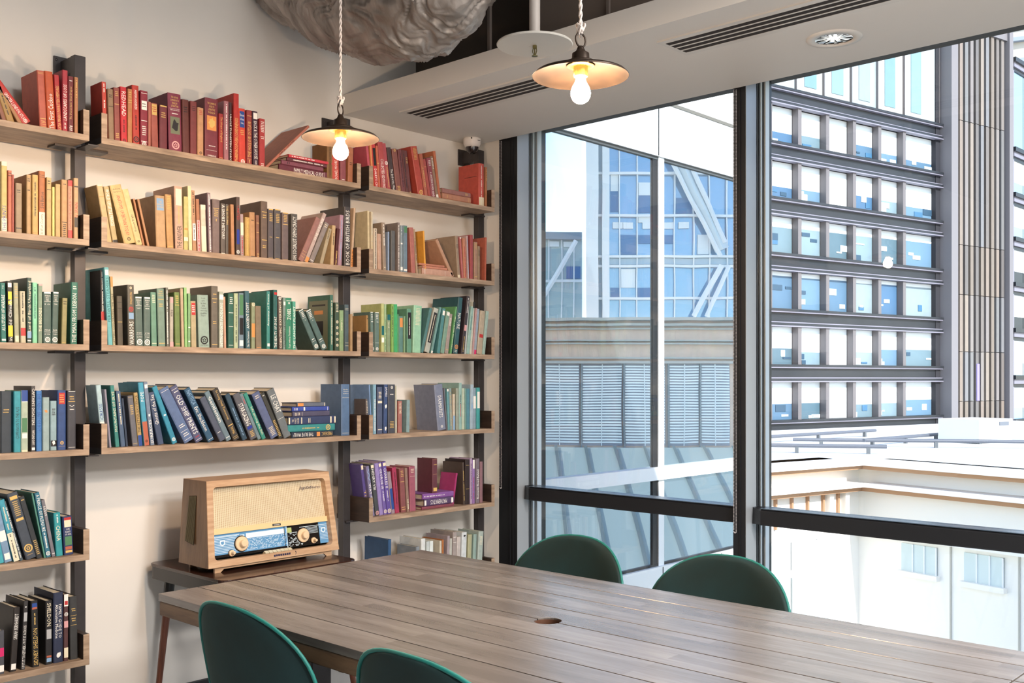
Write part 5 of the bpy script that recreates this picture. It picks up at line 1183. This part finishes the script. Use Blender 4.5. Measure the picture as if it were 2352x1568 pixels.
# office building with dark bands straight across the courtyard
OB = Vector((-30.984, 63.481, 0)); ang = math.atan2(.974, .229)
t = thing('office_building', 'office building with dark horizontal bands and rows of blinds in the right window', 'building', OB, (0, 0, ang))
def ob(x0, x1, y0, y1, z0, z1, nm, m, color=None, par=None): return MB().box(x0, x1, y0, y1, z0, z1).build(nm, m, par or t, color=color)
ob(-12, 20.6, .9, 4, -16, 36, 'wall', mat('office_inside', '4a5a68', .8))
FINS = [-11.6, -8.6, -5.6, -2.55, .5, 3.54, 6.56, 9.6, 12.6, 15.65]
TOPS = [21.70, 17.82, 13.95, 10.09, 6.2, 2.3, -1.6]
rn = random.Random(5)
for k, zt in enumerate(TOPS):
    zb = zt-1.05
    ob(-12, 20.3, .15, .9, zb, zt, 'spandrel_web', dark_metal); ob(-12, 20.6, -.15, .3, zt-.16, zt-.06, 'spandrel_flange', line_metal); ob(-12, 20.6, -.22, .3, zt-.06, zt+.1, 'spandrel_cap', dark_metal)
    ob(-12, 20.6, -.1, .3, zb+.16, zb+.24, 'spandrel_flange', line_metal); ob(-12, 20.6, -.18, .3, zb-.02, zb+.16, 'spandrel_cap', dark_metal); ob(-12, 20.6, -.2, .3, zb-.1, zb-.02, 'spandrel_flange', line_metal)
    z1 = zb-.1; z0 = (TOPS[k+1] if k+1 < len(TOPS) else -5.5)+.1
    if k == len(TOPS)-1: continue
    E = FINS+[19.95]
    for j in range(len(E)-1):
        x0, x1 = E[j]+.22, E[j+1]-.22 if j < len(E)-2 else E[j+1]
        fr_ = {0: .68, 1: .6, 2: .25, 3: .12, 4: .6, 5: .62}[k]*rn.uniform(.85, 1.12)
        if j % 5 == 1 and k not in (2, 3): fr_ = 1
        zm = z1-(z1-z0)*min(1, max(.08, fr_))
        ob(x0, x1, .5, .55, zm, z1, 'window_blind', blind_m, None)
        if zm-z0 > .1:
            ob(x0, x1, .5, .55, z0, zm, 'window_pane', objc, rn.choice(['4f6f8a', '60809a', '7a909c', '506a78', '8898a0', '44688a', '68808c']))
            for _ in range(2):
                a = rn.uniform(x0, x1-.7); zz = rn.uniform(z0, zm-.3) if zm-z0 > .5 else z0
                ob(a, min(x1, a+rn.uniform(.4, 1.2)), .46, .5, zz, min(zm, zz+rn.uniform(.1, .5)), 'desk_item', objc, rn.choice(['d0e0e8', '2c4c64', 'c4d4dc', '3c6c90']))
    for x in FINS: ob(x-.18, x+.18, -.05, .5, z0-.05, z1+.05, 'facade_fin', fin_m)
for j, x in enumerate([-12, -8.8, -5.8, -2.7, .2, 3.3, 6.3, 9.4, 12.5, 15.8]):
    x1 = [-8.8, -5.8, -2.7, .2, 3.3, 6.3, 9.4, 12.5, 15.8, 20.3][j]
    ob(x, x1-.05, .2, .3, 21.9, 36, 'upper_pane', objc, ['b8bcba', 'a8b0b0', '98a8b0', 'bcbab4', 'a8b2b6'][j % 5]); ob(x1-.05, x1, .0, .3, 21.9, 36, 'upper_mullion', fin_m)
    if j > 4: ob(x+1.0, x+2.3, .16, .2, 22.3, 30-j*.2, 'pane_reflection', objc, ['7898a8', '8898a0', '6c8c9c'][j % 3])
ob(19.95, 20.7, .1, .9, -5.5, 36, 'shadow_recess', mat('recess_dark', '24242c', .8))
ob(20.55, 21.45, -.9, 1, -5.5, 36, 'corner_pier', mat('pier_grey', '787478', .6))
ob(28.35, 28.9, -1.2, 1, -5.5, 30.6, 'corner_pier', MATS['pier_grey']); ob(20.9, 28.9, -1.0, 1, 29.7, 30.4, 'top_rail', MATS['pier_grey'])
ob(20.6, 28.9, .5, 4, -16, 32, 'fin_backing', mat('fin_backing', '5c5a64', .8))
FC = ['807268', '706e6e', '7a7270', '645e5c', '867a70', '747274', '766a60', '6c6460', '7c7470']
for j in range(9):
    x = 21.75+j*.745
    for k, (z0, z1) in enumerate(((22.2, 29.7), (12.2, 22.15), (8.2, 12.15), (3.6, 8.15), (-.4, 3.55), (-5.5, -.45))):
        ob(x, x+.42, -.85, .1, z0, z1, 'screen_fin', objc, FC[(j+k*(j % 3)) % 9])
    for k in range(6):
        if j % 2 == 0: ob(x+.46, x+.66, .2, .45, 19.5-k*4.1, 21.3-k*4.1, 'white_slot', blind_m)
ob(24.1, 24.45, -.9, -.84, -.4, 2.6, 'violet_light_strip', mat('violet_strip', '8c80e8', .5))

# corner tower at the right edge
u = (2327-1176)/FR; cpt = Vector((CAMX, 0, 0))+Vector((-sin(YAW)+u*cos(YAW), cos(YAW)+u*sin(YAW), 0))*87.7
t = thing('corner_tower', 'grey glass corner tower with stacked cornices at the right edge of the picture', 'building', cpt, (0, 0, YAW+pi/4))
tz = [29.0, 21.3, 17.4, 13.6, 9.7, 5.75, 1.7, -2.1]
MB().box(.3, 12, .3, 12, -16, 29).build('core', mat('tower_inside', '6c7c88', .8), t)
for k, z in enumerate(tz):
    MB().box(-.35, 12, -.35, 12, z-.35, z).build('cornice', dark_metal, t); MB().box(-.15, 12, -.15, 12, z-.75, z-.35).build('cornice', line_metal, t); MB().box(.0, 12, .0, 12, z-1.05, z-.75).build('cornice', dark_metal, t)
    if k+1 < len(tz):
        zb = tz[k+1]
        for a in range(4):
            for side in (0, 1):
                lo, hi = .2+a*2.6, .2+a*2.6+2.45; zm = zb+(z-1.05-zb)*(.0 if k == 0 else .35)
                bx = lambda z0, z1, d0: (MB().box(lo, hi, d0, d0+.05, z0, z1) if side == 0 else MB().box(d0, d0+.05, lo, hi, z0, z1))
                if k: bx(zm, z-1.05, .1).build('window_blind', blind_m, t)
                bx(zb, zm if k else z-1.05, .1).build('window_pane', objc if k in (3, 4) else tower_glass, t, color='34383c')
        MB().box(-.02, .2, -.02, .2, zb, z-1).build('corner_mullion', line_metal, t)
u = (2330-1176)/FR; cpt = Vector((CAMX, 0, 0))+Vector((-sin(YAW)+u*cos(YAW), cos(YAW)+u*sin(YAW), 0))*120
t = thing('stone_building', 'pale stone building with cornice lines behind the corner tower', 'building', cpt, (0, 0, YAW-.5))
MB().box(-14, 14, 0, 10, -16, 48).build('wall', ext_stone, t)
for i, z in enumerate((33, 35, 36.2, 38.5, 41, 43)): MB().box(-14, 14, -.7, 0, z, z+.45).build('cornice', mat('blue_grey_cornice', 'a0aab8', .6), t)
for i in range(9): MB().box(-12+i*2.8, -10.9+i*2.8, -.1, 0, 36.8, 38.3).build('window_pane', tower_glass, t)

# courtyard block below: corner with cornices, slatted windows and a white flat roof
u = (1983-1176)/FR; kp = Vector((CAMX, 0, 0))+Vector((-sin(YAW)+u*cos(YAW), cos(YAW)+u*sin(YAW), 0))*42
t = thing('courtyard_block', 'sunlit pale courtyard building with double cornices seen below through the right window', 'building', kp, (0, 0, ang))
def cb(x0, x1, y0, y1, z0, z1, nm, m): return MB().box(x0, x1, y0, y1, z0, z1).build(nm, m, t)
# local +x runs away from the viewer, -y towards the courtyard on the right
WL = .9
cream = mat('sunlit_cream_stone', 'f6f1ea', .8)
cb(-34, WL, WL, 3, -16, -2.1, 'wall', cream); cb(WL, 3, -30, WL, -16, -2.1, 'wall', cream)
cb(-34, 47, .3, 20.4, -2.3, -2.1, 'flat_roof', roof_w); cb(.3, 47, -34, .3, -2.3, -2.1, 'flat_roof', roof_w)
for z0, z1, o_ in ((-2.2, -1.95, 0), (-2.38, -2.2, .25), (-3.1, -2.92, .0), (-3.3, -3.1, .3)):
    m = cream if o_ == 0 else ext_tan
    cb(-34, o_, o_, WL, z0, z1, 'cornice', m); cb(o_, WL, -30, o_, z0, z1, 'cornice', m)
for i in range(34): cb(-.6-i*.95, -.5-i*.95, WL-.12, WL, -4.6, -3.3, 'slat', ext_tan)
for x in (-1.1, -.1): cb(x-.25, x, WL-.3, WL, -16, -3.3, 'pilaster', cream)
for i in range(12):
    x = -3.4-i*2.6; cb(x, x+2.2, WL-.06, WL, -6.3, -5.2, 'window_pane', mat('pale_pane', 'd0dcdc', .3)); cb(x, x+2.2, WL-.1, WL, -15, -6.6, 'window_pane', MATS['pale_pane'])
    for j in range(3): cb(x+j*.75, x+j*.75+.1, WL-.2, WL, -15, -5.2, 'window_bar', extwhite)
for i in range(10):
    y = -1.2-i*2.75; cb(WL-.06, WL, y-1.6, y, -6.4, -5.3, 'window_pane', MATS['pale_pane']); cb(WL-.25, WL, y-1.7, y+.1, -6.6, -6.4, 'sill', cream); cb(WL-.05, WL, y-2.2, y-2.14, -15, -4.9, 'joint', mat('joint_grey', 'b8b4ac', .8))
    for j in range(3): cb(WL-.1, WL, y-1.6+j*.52, y-1.54+j*.52, -6.4, -5.3, 'window_bar', extwhite)
cb(WL-.4, WL, -30, WL, -5.1, -4.95, 'ledge', cream)
# things lying on the flat roof
def roof_thing(nm, label, cat, loc, rz, build):
    o = thing(nm, label, cat, (loc[0], loc[1], -2.1), (0, 0, rz)); build(o); return o
def onroof(px, py):
    d = (2.1+CAMZ)*FR/(py-870.5); u = (px-1176)/FR; return CAMX+(-sin(YAW)+u*cos(YAW))*d, (cos(YAW)+u*sin(YAW))*d
p = onroof(2240, 1015)
def hv(o):
    MB().box(-1.6, 1.6, -1.2, 1.2, .15, 1.3).build('casing', roof_w, o); MB().box(.3, 1.2, -1.24, -1.2, .95, 1.15).build('grille', mat('grille_grey', '6c7078', .6), o)
    for x in (-1.3, 1.3):
        for y in (-1, 1): MB().box(x-.1, x+.1, y-.1, y+.1, 0, .15).build('foot', mat('foot_grey', '5c6064', .7), o)
roof_thing('roof_plant_unit', 'white boxy plant unit standing on the white flat roof', 'plant unit', p, ang, hv)
for i, (px, py, ln, rz) in enumerate(((1880, 1010, 12, .1), (2080, 1018, 9, .15), (2150, 1028, 14, -.75), (1830, 1040, 8, -.8))):
    p = onroof(px, py)
    def pr_(o, ln=ln):
        MB().tube([(-ln/2, 0, .35), (ln/2, 0, .35)], .09, 8).build('pipe', mat('pipe_grey', '5c606a', .5), o)
        for x in (-ln*.4, 0, ln*.4): MB().box(x-.08, x+.08, -.08, .08, 0, .3).build('pipe_foot', MATS['foot_grey'], o)
    roof_thing('roof_pipe', ('grey pipe along the far edge of the white roof, nearest the window mullion', 'grey pipe on the white roof below the screen of vertical fins', 'long grey pipe slanting across the white roof towards the right', 'grey pipe near the courtyard corner of the white roof')[i], 'pipe', p, ang+rz, pr_)
finish_texts()
